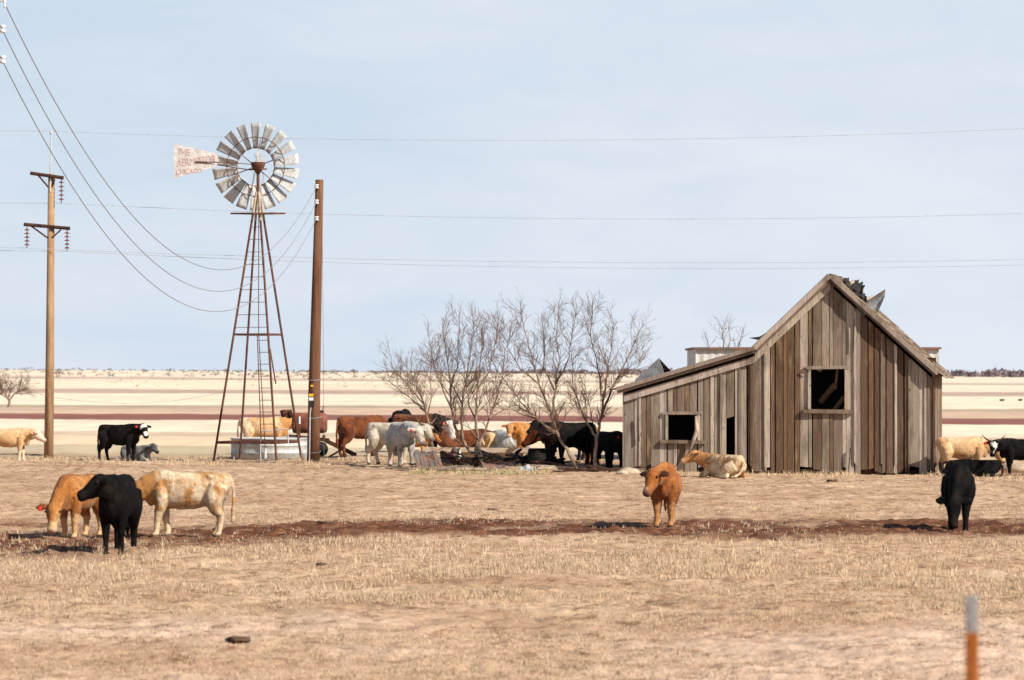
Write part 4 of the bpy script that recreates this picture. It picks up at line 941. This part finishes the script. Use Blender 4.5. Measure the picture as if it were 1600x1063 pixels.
def cow(label, px, py, H, head, group, coat, e=15, ny=0, hp=35, hy=0, lie=False, dx=(0, 0, 0, 0), face=None, muz=None, legs=None, neckc=None, rump=None,
        tagside=None, horns=False, spot=None, earc=None, spine=None, scale3=(1, 1, 1), neckL=0.42, tailsw=0.0, name='cow', cat='cow', zlift=0.0, hfrom=0.0, udder=False):
    """head: world heading in degrees (0 = right of picture, -90 = towards the viewer)."""
    mb = MB(); zo = -0.425 if lie else 0.0
    Ys, Zs = Vector((0, 1, 0)), Vector((0, 0, 1))
    tr_ = [(-.645, .86, .06, .045), (-.62, .82, .13, .10), (-.56, .785, .195, .155), (-.44, .76, .228, .178), (-.27, .725, .258, .182), (-.08, .702, .278, .222), (.10, .700, .282, .222),
           (.26, .708, .280, .202), (.40, .718, .276, .160), (.50, .720, .252, .138), (.585, .72, .195, .105), (.64, .70, .12, .08)]
    cs = [Vector((x, 0, z + zo)) for x, z, _, _ in tr_]
    superloft(mb, cs, [Ys] * len(cs), [Zs] * len(cs), [t[3] for t in tr_], [t[2] for t in tr_], 22, 2.25)
    e_, ny_, hp_, hy_ = R(e), R(ny), R(hp), R(hy)
    N0 = Vector((.46, 0, .80 + zo)); N1 = N0 + Vector((.20, 0, .03))
    poll = N0 + Vector((.10, 0, 0.02)) + Vector((math.cos(e_) * math.cos(ny_), math.cos(e_) * math.sin(ny_), math.sin(e_))) * neckL * 0.84
    hd = Vector((math.cos(hp_) * math.cos(hy_), math.cos(hp_) * math.sin(hy_), -math.sin(hp_))); hl = Vector((-math.sin(hy_), math.cos(hy_), 0)); hn = hd.cross(hl)
    pend = poll + hd * 0.045 - hn * 0.02
    cs, lt, nr_, ra, rb_ = [], [], [], [], []
    K = 9
    ctrl = N0.lerp(pend, 0.5).lerp(N1, 0.5)
    for i in range(K):
        t = i / (K - 1); c = N0 * (1 - t) ** 2 + ctrl * 2 * t * (1 - t) + pend * t * t; tg = ((ctrl - N0) * (1 - t) + (pend - ctrl) * t).normalized()
        l_ = (Ys * (1 - t) + hl * t); l_ = (l_ - tg * l_.dot(tg)).normalized(); cs.append(c); lt.append(l_); nr_.append(tg.cross(l_)); ra.append(.145 * (1 - t) + .098 * t); rb_.append(.225 * (1 - t) ** 1.1 + .135 * (1 - (1 - t) ** 1.1))
    superloft(mb, cs, lt, nr_, ra, rb_, 18)
    hs = [(-.06, .005, .055, .065), (-.025, .0, .095, .098), (.03, -.010, .125, .116), (.09, -.022, .135, .120), (.15, -.032, .124, .104), (.22, -.042, .102, .083), (.285, -.050, .078, .072), (.34, -.052, .074, .080), (.385, -.052, .064, .074), (.408, -.052, .040, .05)]
    superloft(mb, [poll + hd * s_ + hn * o_ for s_, o_, _, _ in hs], [hl] * len(hs), [hn] * len(hs), [h_[3] for h_ in hs], [h_[2] for h_ in hs], 18, 2.15)
    for sgn in (1, -1):                                                  # shoulder blades, hook and pin bones
        limb(mb, [(.37, .060 * sgn, .91 + zo, .05), (.42, .092 * sgn, .79 + zo, .082), (.47, .100 * sgn, .64 + zo, .088)])
        limb(mb, [(-.26, .075 * sgn, .915 + zo, .04), (-.36, .118 * sgn, .905 + zo, .052), (-.46, .09 * sgn, .88 + zo, .05)])
        limb(mb, [(-.54, .055 * sgn, .90 + zo, .045), (-.60, .070 * sgn, .86 + zo, .042)])
    limb(mb, [(.24, 0, .955 + zo, .045), (.37, 0, .972 + zo, .045), (.48, 0, .93 + zo, .06)])
    limb(mb, [(.56, 0, .68 + zo, .08), (.60, 0, .58 + zo, .065), (.54, 0, .50 + zo, .05)])
    ears = []
    for sgn in (1, -1):
        b0 = poll + hl * (.090 * sgn) + hn * .02 + hd * .0; dr = (hl * sgn * 0.95 - hd * 0.10 - hn * .10 - Zs * 0.12).normalized()
        cs = [b0 + dr * s_ for s_ in (-.03, .02, .07, .12, .17, .20)]; wv = (hd - dr * hd.dot(dr)).normalized(); tv = dr.cross(wv)
        superloft(mb, cs, [wv] * 6, [tv] * 6, [.035, .042, .062, .068, .046, .016], [.024, .024, .022, .020, .018, .012], 10); ears.append((b0, dr, wv, tv))
    if not lie:
        for i, (sgn, d_) in enumerate(((1, dx[0]), (-1, dx[1]))):
            y_ = .112 * sgn
            limb(mb, [(.41, y_ * .8, .72, .14), (.395, y_ * 1.08, .55, .105), (.405 + .5 * d_, y_, .33, .064), (.41 + .6 * d_, y_, .28, .058), (.405 + .8 * d_, y_, .18, .042), (.40 + d_, y_, .085, .046), (.42 + d_, y_, .035, .047), (.435 + d_, y_, -.005, .052)])
        for i, (sgn, d_) in enumerate(((1, dx[2]), (-1, dx[3]))):
            y_ = .118 * sgn
            limb(mb, [(-.45, y_ * .75, .76, .165), (-.40, y_ * 1.12, .58, .150), (-.44 + .3 * d_, y_ * 1.10, .43, .100), (-.525 + .6 * d_, y_, .325, .062), (-.525 + .8 * d_, y_, .20, .043), (-.51 + d_, y_, .085, .042), (-.485 + d_, y_, .035, .048), (-.47 + d_, y_, -.005, .053)])
        limb(mb, [(-.60, 0, .90, .03), (-.665, tailsw * .2, .84, .026), (-.69, tailsw * .5, .62, .021), (-.685, tailsw * .8, .42, .028), (-.68, tailsw, .30, .036), (-.675, tailsw, .21, .012)])
        if udder: limb(mb, [(-.22, 0, .52, .09), (-.24, 0, .44, .05), (-.24, 0, .41, .02)])
    else:
        for sgn in (1, -1):
            limb(mb, [(.41, .09 * sgn, .28, .14), (.42, .14 * sgn, .14, .095), (.56, .15 * sgn, .075, .055), (.66, .14 * sgn, .06, .05), (.60, .17 * sgn, .05, .04), (.47, .20 * sgn, .042, .036), (.42, .20 * sgn, .04, .045)])
            limb(mb, [(-.46, .10 * sgn, .30, .16), (-.34, .20 * sgn, .22, .15), (-.16, .25 * sgn, .15, .10), (-.26, .28 * sgn, .08, .06), (-.42, .29 * sgn, .06, .05), (-.30, .31 * sgn, .045, .038), (-.12, .31 * sgn, .042, .036), (-.05, .30 * sgn, .04, .045)])
        limb(mb, [(-.60, 0, .46, .03), (-.67, .02, .36, .026), (-.69, .10, .16, .022), (-.62, .22, .05, .034), (-.54, .28, .035, .02)])
    me0 = bpy.data.meshes.new('tmp'); me0.from_pydata([Vector(v) * H for v in mb.v], [], mb.f); me0.update()
    to = bpy.data.objects.new('tmp', me0); C.objects.link(to)
    rm = to.modifiers.new('r', 'REMESH'); rm.mode = 'VOXEL'; rm.voxel_size = 0.0165 * H; rm.use_smooth_shade = True
    sm = to.modifiers.new('s', 'SMOOTH'); sm.iterations = 3; sm.factor = 0.5
    dg = bpy.context.evaluated_depsgraph_get(); me = bpy.data.meshes.new_from_object(to.evaluated_get(dg)); bpy.data.objects.remove(to)
    nv = len(me.vertices); co = np.empty(nv * 3); me.vertices.foreach_get('co', co); co = co.reshape(-1, 3) / H
    # coarse woolly relief of the winter coat
    nrm = np.empty(nv * 3); me.vertices.foreach_get('normal', nrm); nrm = nrm.reshape(-1, 3)
    wob = fbm(co[:, 0] * 14 + co[:, 1] * 9 + 40, co[:, 2] * 11 + co[:, 1] * 7 + 40, 3, 5) - 0.5
    co2 = co + nrm * (wob * 0.020)[:, None]; me.vertices.foreach_set('co', (co2 * H).ravel()); me.update()
    over = np.zeros((nv, 4))
    nzv = fbm(co[:, 0] * 9 + 60, co[:, 2] * 9 + co[:, 1] * 5 + 60, 3, 8) - 0.5
    rel = co - np.array(poll); ha = rel @ np.array(hd); hb = rel @ np.array(hl); hc = rel @ np.array(hn)
    inh = (ha > -0.07) & (ha < 0.43) & (np.abs(hb) < 0.125) & (np.abs(hc) < 0.18)
    def put(mask, c):
        mask = np.clip(mask, 0, 1)[:, None]; over[:, :3] = over[:, :3] * (1 - mask) + np.array(c[:3]) * mask; over[:, 3:] = np.maximum(over[:, 3:], mask)
    if neckc is not None: put(sstep(.42, .52, co[:, 0] + nzv * .2) * 1.0, neckc)
    if rump is not None: put(1 - sstep(-.42, -.30, co[:, 0] + nzv * .2), rump)
    if legs is not None: put(1 - sstep(.30, .40, co[:, 2] + nzv * .2), legs)
    if hfrom is not None and face is not None:
        kind, fc = face
        if kind == 'full': put(inh * sstep(-.03, .03, ha + nzv * .1), fc)
        elif kind == 'blaze': put(inh * sstep(.0, .05, ha + nzv * .12) * sstep(-.02, .03, hc + nzv * .05), fc)
        elif kind == 'patch': put(inh * sstep(.0, .05, ha + nzv * .12) * sstep(-.03, .02, hc + nzv * .05) * (1 - sstep(.13, .16, ha + nzv * .1) * (1 - sstep(.24, .27, ha))), fc)
        elif kind == 'mask': put(inh * sstep(.0, .04, ha + nzv * .2) * sstep(-.02, .03, hc) * (1 - sstep(0.02, 0.07, nzv + 0.04 * np.cos(hb * 60))), fc)
        elif kind == 'muzzle': put(inh * sstep(.24, .30, ha) * (1 - sstep(.36, .375, ha)), fc)
    if spot is not None: put(inh * sstep(.27, .31, ha) * (1 - sstep(.35, .37, ha)) * sstep(-.02, .03, hc) , spot)
    if muz is not None: put(inh * sstep(.345, .365, ha + nzv * .03), muz)
    if earc is not None: put(sum((np.linalg.norm(np.cross(co - np.array(b0), np.array(dr)), axis=1) < .08) * sstep(.04, .07, (co - np.array(b0)) @ np.array(dr)) * ((co - np.array(b0)) @ np.array(dr) < .23) * (((co - np.array(b0)) @ np.array(tv)) * (1 if tv.dot(hn) > 0 else -1) > -.004) for b0, dr, wv, tv in ears), earc)
    if spine is not None: put((1 - sstep(.035, .07, np.abs(co[:, 1]) + nzv * .06)) * sstep(.86, .92, co[:, 2] + .25 * np.maximum(0, co[:, 0] - .45)), spine)
    hoof = (1 - sstep(.03, .05, co[:, 2])) * (0 if lie else 1); put(hoof * 0.9, (.06, .04, .03))
    at_ = me.attributes.new('over', 'FLOAT_COLOR', 'POINT'); at_.data.foreach_set('color', over.astype(np.float32).ravel())
    me.materials.clear(); me.materials.append(coat)
    me.polygons.foreach_set('use_smooth', [True] * len(me.polygons))
    q = G(px, py); root = thing(name, label, cat, (q.x, q.y, zground(q.x, q.y) + zlift), R(head), group)
    root.scale = scale3
    body = bpy.data.objects.new('body', me); C.objects.link(body); body.parent = root
    if group == NEAR:                                                   # shaggy winter hair, combed down and back
        r_ = np.random.RandomState(len(label)); k = 26000; idx = r_.randint(0, nv, k); idx = idx[(co[idx, 2] > 0.10)]; k = len(idx)
        p_ = co2[idx] * H; n_ = nrm[idx]; fl = np.tile(np.array([-0.55, 0, -0.85]), (k, 1)) + r_.normal(0, .35, (k, 3)); fl -= n_ * (fl * n_).sum(1, keepdims=True)
        d_ = fl / np.maximum(1e-6, np.linalg.norm(fl, axis=1, keepdims=True)) * 0.9 + n_ * r_.uniform(.15, .55, (k, 1)); wd_ = np.cross(d_, n_); wd_ /= np.maximum(1e-6, np.linalg.norm(wd_, axis=1, keepdims=True))
        ln = r_.uniform(.012, .034, (k, 1)) * H * (1 - 0.5 * inh[idx][:, None]); w_ = r_.uniform(.0022, .0042, (k, 1)) * H
        hv = np.stack([p_ - wd_ * w_, p_ + wd_ * w_, p_ + d_ * ln], 1).reshape(-1, 3)
        ho = np_mesh('coat_hair', hv, np.arange(3 * k).reshape(-1, 3), coat); ho.parent = body
        a2 = ho.data.attributes.new('over', 'FLOAT_COLOR', 'POINT'); a2.data.foreach_set('color', np.repeat(over[idx], 3, axis=0).astype(np.float32).ravel())
        ho.data.polygons.foreach_set('use_smooth', [True] * k)
        ho.data.normals_split_custom_set_from_vertices(np.repeat(n_, 3, axis=0).tolist())
    for sgn in (1, -1):
        m2 = MB(); m2.sphere((poll + hd * .095 + hl * (.113 * sgn) + hn * .030) * H, 0.021 * H, 10, 7); m2.build('eye', M['eye'], root, True)
        if horns:
            m2 = MB(); b0 = poll + hl * (.06 * sgn) + hn * .05 - hd * 0.03
            m2.tube([(b0 + hl * sgn * t * .26 + Zs * (.20 * t * t) + hd * 0.03 * t) * H for t in (0, .25, .5, .75, 1)], [.030 * H, .026 * H, .022 * H, .015 * H, .004 * H], 8); m2.build('horn', M['horn'], root, True)
    if tagside:
        b0, dr, wv, tv = ears[0 if tagside > 0 else 1]
        front = tv if tv.dot(hn) > 0 else -tv
        c = (b0 + dr * .11 + front * .028 + hd * .03) * H
        m2 = MB(); m2.tube([c - front * 0.02, c + front * 0.012], 0.012, 6); rot = Matrix((dr, front, dr.cross(front))).transposed(); m2.box(c + front * 0.012 + hd * 0.02, (.062, .006, .075), rot); m2.build('ear_tag', M['tag'], root)
    return root
TAN = (0.52, 0.25, 0.085, 1); GOLD = (0.46, 0.185, 0.05, 1); CREAM = (0.78, 0.62, 0.42, 1); PALE = (0.80, 0.70, 0.54, 1); RED = (0.20, 0.058, 0.02, 1); DRED = (0.10, 0.026, 0.012, 1)
BLK = (0.010, 0.009, 0.010, 1); BLK2 = (0.018, 0.015, 0.015, 1); WHT = (0.66, 0.61, 0.55, 1); GRY = (0.50, 0.48, 0.46, 1); DGR = (0.17, 0.16, 0.16, 1)
cm = {
 'golden': coat_mat('golden_coat', (0.40, 0.150, 0.035, 1), (0.54, 0.27, 0.095, 1), 2.4),
 'cream': coat_mat('cream_tan_coat', (0.52, 0.26, 0.09, 1), (0.74, 0.59, 0.41, 1), 3.0, 0.38, 0.52),
 'black': coat_mat('black_coat', (0.0045, 0.004, 0.0045, 1), (0.017, 0.0115, 0.009, 1), 3, 0.45, 0.68, sheen=0.0),
 'copper': coat_mat('copper_coat', (0.33, 0.105, 0.024, 1), (0.46, 0.19, 0.055, 1), 2.5),
 'paletan': coat_mat('pale_tan_coat', (0.50, 0.26, 0.10, 1), (0.68, 0.47, 0.27, 1), 2.4, 0.36, 0.60),
 'red': coat_mat('red_brown_coat', (0.10, 0.027, 0.010, 1), (0.20, 0.062, 0.022, 1), 2.4),
 'white': coat_mat('off_white_coat', (0.36, 0.29, 0.20, 1), (0.56, 0.49, 0.39, 1), 3.4, 0.36, 0.55),
 'grey': coat_mat('grey_roan_coat', (0.30, 0.285, 0.27, 1), (0.52, 0.49, 0.45, 1), 3.0, 0.36, 0.6),
 'dgrey': coat_mat('dark_grey_coat', (0.07, 0.068, 0.072, 1), (0.20, 0.195, 0.195, 1), 3.0, 0.36, 0.6),
 'dred': coat_mat('dark_red_coat', (0.06, 0.018, 0.010, 1), (0.13, 0.038, 0.016, 1), 2.4),
}
NEAR = 'young cattle in the foreground pasture'; HERD = 'cattle around the trees and the heap'; MID = 'cattle in the middle distance'
# foreground
cow('golden tan calf with red ear tag, grazing head down at the far left', 125, 836, 1.0, -108, NEAR, cm['golden'], e=-47, ny=-10, hp=62, hy=14, earc=(.22, .08, .03), spine=(.30, .10, .03), scale3=(1, .95, 1), dx=(.02, -.10, 0, .05), tagside=-1, neckL=.50, legs=(.60, .38, .19), muz=(.58, .38, .24))
cow('black calf standing beside the grazing golden calf, head turned left in profile', 186, 859, 1.14, -93, NEAR, cm['black'], e=32, ny=-34, hp=20, hy=-70, dx=(-.02, .03, -.05, .04), neckL=.25, scale3=(1, .84, 1), spot=(.02, .014, .012))
cow('cream cow with tan patches standing side on, head hidden behind the black calf', 295, 841, 1.0, 178, NEAR, cm['cream'], e=-28, ny=4, hp=50, hy=0, dx=(.08, -.07, .03, .09), neckc=(.50, .24, .08), legs=(.72, .55, .36), tailsw=.03, muz=(.6, .45, .38))
cow('copper coloured calf facing the viewer before the barn, head turned left', 1038, 826, 1.04, -94, NEAR, cm['copper'], e=4, ny=-30, hp=46, hy=-32, dx=(.0, .05, 0, .0), neckL=.34, legs=(.42, .20, .08), muz=(.20, .09, .06), scale3=(1, .95, 1), spot=(.52, .34, .21), earc=(.07, .022, .010), neckc=None)
cow('black calf grazing head down in the right foreground', 1497, 829, 1.10, -97, NEAR, cm['black'], e=-50, ny=-14, hp=68, hy=-10, dx=(.06, -.08, 0, .05), neckL=.52, scale3=(1, .92, 1))
cow('pale tan cow lying in front of the barn wall', 1131, 750, 0.98, 131, NEAR, cm['cream'], e=30, ny=30, hp=20, hy=48, lie=True, neckc=(.50, .24, .09), neckL=.40, muz=(.60, .42, .32), earc=(.16, .06, .025))
# middle distance left
cow('cream bull walking right beside the transmission pole at the left edge', 12, 722, 0.95, 0, MID, cm['paletan'], e=8, ny=-8, hp=30, hy=-14, legs=(.66, .52, .37), face=('full', (.70, .52, .38)), tagside=-1, neckL=.34, dx=(.05, -.04, .0, .0), scale3=(1.0, 1.2, 1.0), muz=(.50, .34, .28))
cow('black cow with white face standing at left between pole and windmill', 186, 721, 1.07, -22, MID, cm['black'], e=24, ny=-10, hp=36, hy=-36, face=('patch', WHT), tagside=-1, neckL=.32, dx=(.0, -.05, .06, -.06), scale3=(.92, 1.1, 1))
cow('small dark grey calf lying behind the white faced black cow', 212, 720, 0.80, -35, MID, cm['dgrey'], e=34, ny=-8, hp=32, hy=-8, lie=True, muz=(.02, .018, .018), neckL=.38, name='calf', cat='calf')
cow('tan and cream cow standing behind the stock tank at the windmill', 412, 710, 1.17, 2, MID, cm['paletan'], e=12, ny=10, hp=30, hy=15, neckL=.34, rump=(.62, .47, .31), neckc=(.48, .23, .08))
# herd around the trees
cow('red brown cow standing rear left, right of the wooden pole', 563, 716, 1.22, 36, HERD, cm['red'], e=-22, ny=0, hp=40, hy=0, dx=(.02, -.03, .0, -.04))
cow('off white cow with ribs turned right, behind the grey cow', 613, 728, 1.16, -24, HERD, cm['white'], e=10, ny=-10, hp=40, hy=-24, horns=True, dx=(.05, -.05, .06, -.07), neckL=.40, muz=(.20, .13, .11))
cow('light grey cow walking toward the viewer at the front of the herd', 627, 731, 1.20, -74, HERD, cm['grey'], e=2, ny=24, hp=48, hy=22, dx=(.12, -.10, .05, -.05), tagside=-1, face=('full', (.60, .50, .40)), legs=(.44, .37, .31), neckL=.42, muz=(.32, .22, .18))
cow('red brown cow with black neck and white face behind the light grey cow', 652, 716, 1.30, -30, HERD, cm['red'], e=-2, ny=-8, hp=64, hy=-20, neckc=(.012, .008, .008), face=('full', WHT), legs=(.02, .014, .012), tagside=-1, neckL=.40, dx=(0, 0, 0, 0))
cow('black cow almost hidden behind the red cattle, only its back showing', 628, 707, 1.36, 82, HERD, cm['black'], e=0, ny=0, hp=40, hy=0)
cow('small golden calf between the legs of the grey cow and the heap', 648, 717, 0.72, -24, HERD, cm['golden'], e=15, ny=0, hp=30, hy=-20, name='calf', cat='calf')
cow('red brown cow lying behind the pale timber and tree stems', 722, 709, 1.30, 6, HERD, cm['red'], e=2, ny=40, hp=50, hy=60, lie=True)
cow('pale tan cow lying behind the second tree', 764, 709, 1.18, 96, HERD, cm['paletan'], e=5, ny=0, hp=45, hy=0, lie=True)
cow('grey white cow with black neck lying behind the heap', 795, 710, 1.24, 122, HERD, cm['grey'], e=-10, ny=25, hp=55, hy=30, lie=True, neckc=(.012, .010, .010), scale3=(1, 1.2, 1))
cow('golden cow looking at the viewer left of the big black cow', 832, 713, 1.0, 200, HERD, cm['golden'], e=14, ny=38, hp=44, hy=62, tagside=-1, neckL=.36, muz=(.62, .42, .27))
cow('big black cow with lowered dark red head behind the leaning trunk', 893, 733, 1.18, 218, HERD, cm['black'], e=-14, ny=-14, hp=30, hy=-20, neckc=(.012, .006, .005), face=('full', (.095, .024, .010)), neckL=.46, dx=(-.03, .04, .03, -.06), scale3=(1, 1.15, 1))
cow('black cow with raised head behind the big black cow', 880, 722, 1.10, 205, HERD, cm['black'], e=36, ny=10, hp=30, hy=20, neckL=.32)
cow('golden cow mostly hidden between black cow and straight trunk', 925, 727, 1.02, 95, HERD, cm['golden'], e=-30, ny=0, hp=60, hy=0)
cow('black cow with red ear tag standing at the left barn corner', 953, 735, 0.98, -68, HERD, cm['black'], e=6, ny=10, hp=40, hy=14, tagside=-1, neckL=.34, scale3=(1, 1.3, 1))
# right of the barn
RG = 'cattle right of the barn'
cow('big tan cow standing right of the barn corner', 1503, 742, 0.98, 2, RG, cm['paletan'], e=-25, ny=6, hp=50, hy=10, legs=(.05, .035, .028), scale3=(1.0, 1.2, 1.0))
cow('black horned cow with white face markings at the right edge', 1600, 744, 0.93, 186, RG, cm['black'], e=12, ny=20, hp=50, hy=62, face=('mask', WHT), horns=True, tagside=-1, neckL=.36, dx=(.02, -.04, 0, 0), scale3=(1, 1.15, 1))
cow('dark calf lying low in front of the tan cow right of the barn', 1532, 744, 0.78, 172, RG, cm['black'], e=10, ny=10, hp=40, hy=10, lie=True, name='calf', cat='calf')

# ------------------------------------------------------------------ rubbish heap under the trees
def place(mb, name, mat, px, py, label, cat, z=0.0, group=None, smooth=False, rotz=0):
    q = G(px, py); o = mb.build(name, mat, None, smooth, (q.x, q.y, zground(q.x, q.y) + z), rotz); return tag(o, label, cat, group)
mb = MB(); mb.box((0, 0, 0.34), (3.3, 0.28, 0.13), Matrix.Rotation(R(0.6), 3, 'Y')); mb.box((-1.2, 0, 0.14), (0.2, 0.24, 0.27)); mb.box((1.3, 0, 0.14), (0.2, 0.24, 0.28)); mb.box((0.1, 0.06, 0.15), (2.9, 0.04, 0.22))
place(mb, 'timber_trough', M['plank'], 752, 722, 'long pale timber trough lying behind the heap', 'trough')
def crumple(w, h, amp, seed, lean):
    def fn(a_, b_, i, j):
        n1_ = mnoise.noise(Vector((a_ * 2.2 + seed, b_ * 2.2, 0))) * amp; n2_ = mnoise.noise(Vector((a_ * 2.2 + seed + 9, b_ * 2.2, 3))) * amp
        sh = 0.85 - 0.75 * mnoise.noise(Vector((i * 3.3 + seed, 0.3, 1)))
        return (a_ - w / 2 + n1_ * 0.3, b_ * math.sin(lean) + n1_ + 0.009 * math.sin(a_ * 40), max(-0.02, b_ * math.cos(lean) * sh + n2_ * 0.5))
    return sheet(w, h, 16, 8, fn)
for k, (px_, py_, w, h, lean, rz, m_, lab) in enumerate((
    (672, 735, 0.75, 0.50, 0.5, 0.5, 'rusttin', 'bent rusty roofing sheet leftmost on the heap'), (700, 733, 0.55, 0.48, 0.3, -0.4, 'rusttin', 'upright rusty grey metal sheet on the heap'),
    (712, 731, 0.45, 0.42, 0.2, 0.3, 'tin', 'small upright grey metal sheet beside the dark boards'), (783, 736, 0.95, 0.55, 1.0, 0.25, 'rusttin', 'wide rusty brown sheet sagging on the middle of the heap'),
    (826, 738, 0.45, 0.22, 0.9, -0.2, 'tin', 'blue grey crumpled metal sheet low on the heap'))):
    o = place(crumple(w, h, 0.16, k * 7.3, lean), 'metal_sheet', M[m_], px_, py_, lab, 'metal sheet', 0.0, 'scrap sheets on the heap', False, rz); solid(o, 0.008)
def stick_heap(n_, w, h, seed, rmin, rmax, dep=0.5):
    r_ = random.Random(seed); mb = MB()
    for i in range(n_):
        a = Vector((r_.uniform(-w, w), r_.uniform(-dep, dep), r_.uniform(0, 0.06))); L_ = r_.uniform(0.4, 1.1)
        th = r_.gauss(0, 0.5); hh = h * (1 - abs(a.x) / w) ; b = a + Vector((L_ * math.cos(th) * r_.choice((-1, 1)), L_ * math.sin(th) * .5, r_.uniform(0, hh)))
        m_ = a.lerp(b, 0.5) + Vector((0, 0, hh * 0.25)); rr_ = r_.uniform(rmin, rmax)
        if r_.random() < 0.5: mb.tube([a, m_, b], [rr_, rr_ * .9, rr_ * .6], 5)
        else: mb.beam(a, b, rr_ * 3.5, rr_ * 1.2)
    return mb
place(stick_heap(56, 0.75, 0.52, 1, 0.02, 0.06), 'dark_boards', M['darkwood'], 735, 734, 'tangle of dark broken boards around the stump', 'board pile')
place(stick_heap(80, 1.0, 0.48, 2, 0.02, 0.065), 'charred_boards', M['charred'], 805, 732, 'charred black boards piled behind the rusty sheet', 'board pile')
place(stick_heap(22, 0.9, 0.10, 3, 0.012, 0.03), 'fallen_branches', M['bark'], 690, 738, 'thin fallen branches lying in front of the rusty sheets', 'branches')
place(stick_heap(24, 0.9, 0.12, 4, 0.012, 0.04), 'loose_planks', M['plank'], 868, 737, 'pale loose planks under the leaning trunk', 'planks')
place(stick_heap(14, 0.5, 0.22, 5, 0.012, 0.03, 0.3), 'bent_pipes', M['redrust'], 885, 735, 'rusty bent pipes beside the leaning trunk', 'pipes')
place(stick_heap(16, 0.5, 0.15, 6, 0.012, 0.035, 0.3), 'barn_scraps', M['darkwood'], 955, 740, 'dark wood scraps at the black cow\'s feet by the barn corner', 'scraps')
mb = MB(); mb.tube([(0, 0, 0), (0.02, 0, 0.25), (-0.02, 0.02, 0.48), (0.03, 0.0, 0.60)], [0.17, 0.11, 0.09, 0.03], 9); mb.tube([(0, 0, 0.2), (0.2, -0.05, 0.02)], [0.07, 0.03], 7); mb.tube([(0, 0, 0.2), (-0.25, -0.05, 0.0)], [0.07, 0.03], 7); place(mb, 'stump', M['bark'], 747, 734, 'split grey tree stump rising from the heap', 'stump', smooth=True)
mb = MB(); mb.lathe((0, 0, 0), [(0.26, 0), (0.30, 0.12), (0.31, 0.25), (0.29, 0.40), (0.27, 0.46), (0.22, 0.46), (0.22, 0.36)], 20); place(mb, 'barrel', M['charred'], 842, 733, 'dark wooden barrel half in front of the black cow', 'barrel')
for i, (px_, py_, L_, rz, lab) in enumerate(((715, 740, 1.6, 0.05, 'long grey pole lying along the front of the heap'), (1592, 741, 0.9, 0.0, 'pale log lying before the horned cow'))):
    mb = MB(); mb.tube([(-L_ / 2, 0, 0.05), (0, 0.02, 0.07), (L_ / 2, 0, 0.06)], [0.05, 0.055, 0.04] if i == 0 else [0.11, 0.12, 0.11], 9)
    place(mb, 'log', M['bark'] if i == 0 else M['plank'], px_, py_, lab, 'log', 0.0 if i == 0 else 0.08, None, True, rz)
# stones and boards at the barn foot
for i, (px_, py_, s_, lab) in enumerate(((985, 743, 0.22, 'pale stone at the left barn corner'), (972, 744, 0.14, 'smaller pale stone left of the barn corner'), (995, 742, 0.12, 'small reddish stone under the left barn boards'))):
    mb = MB(); mb.sphere((0, 0, s_ * 0.2), s_, 12, 8, (1.2, 0.9, 0.5)); mb.v = [tuple(Vector(v) * (1 + 0.25 * mnoise.noise(Vector(v) * 6 + Vector((i * 5, 0, 0))))) for v in mb.v]
    place(mb, 'stone', M['plank'], px_, py_, lab, 'stone', 0, 'stones by the barn corner')
# dried dung
for i, (px_, py_, s_, lab) in enumerate(((371, 1004, 0.085, 'dark dung pat on the bare ground in the lower left'), (768, 799, 0.07, 'dung pat beyond the dirt strip at the centre'), (503, 824, 0.06, 'small dung pat at the far side of the dirt strip'), (503, 881, 0.055, 'dung pat in the grass before the dirt strip'),
                                      (1300, 757, 0.10, 'dung pat in front of the barn wall'))):
    mb = MB(); mb.sphere((0, 0, 0), s_, 26, 14, (1.3, 1.2, 0.36)); mb.v = [tuple(Vector(v) * (1 + 0.6 * mnoise.noise(Vector(v) * (2.2 / s_) + Vector((i * 7, 0, 0))))) for v in mb.v]
    place(mb, 'dung_pat', M['dung'], px_, py_, lab, 'dung', s_ * 0.15, 'dung pats on the pasture', True)
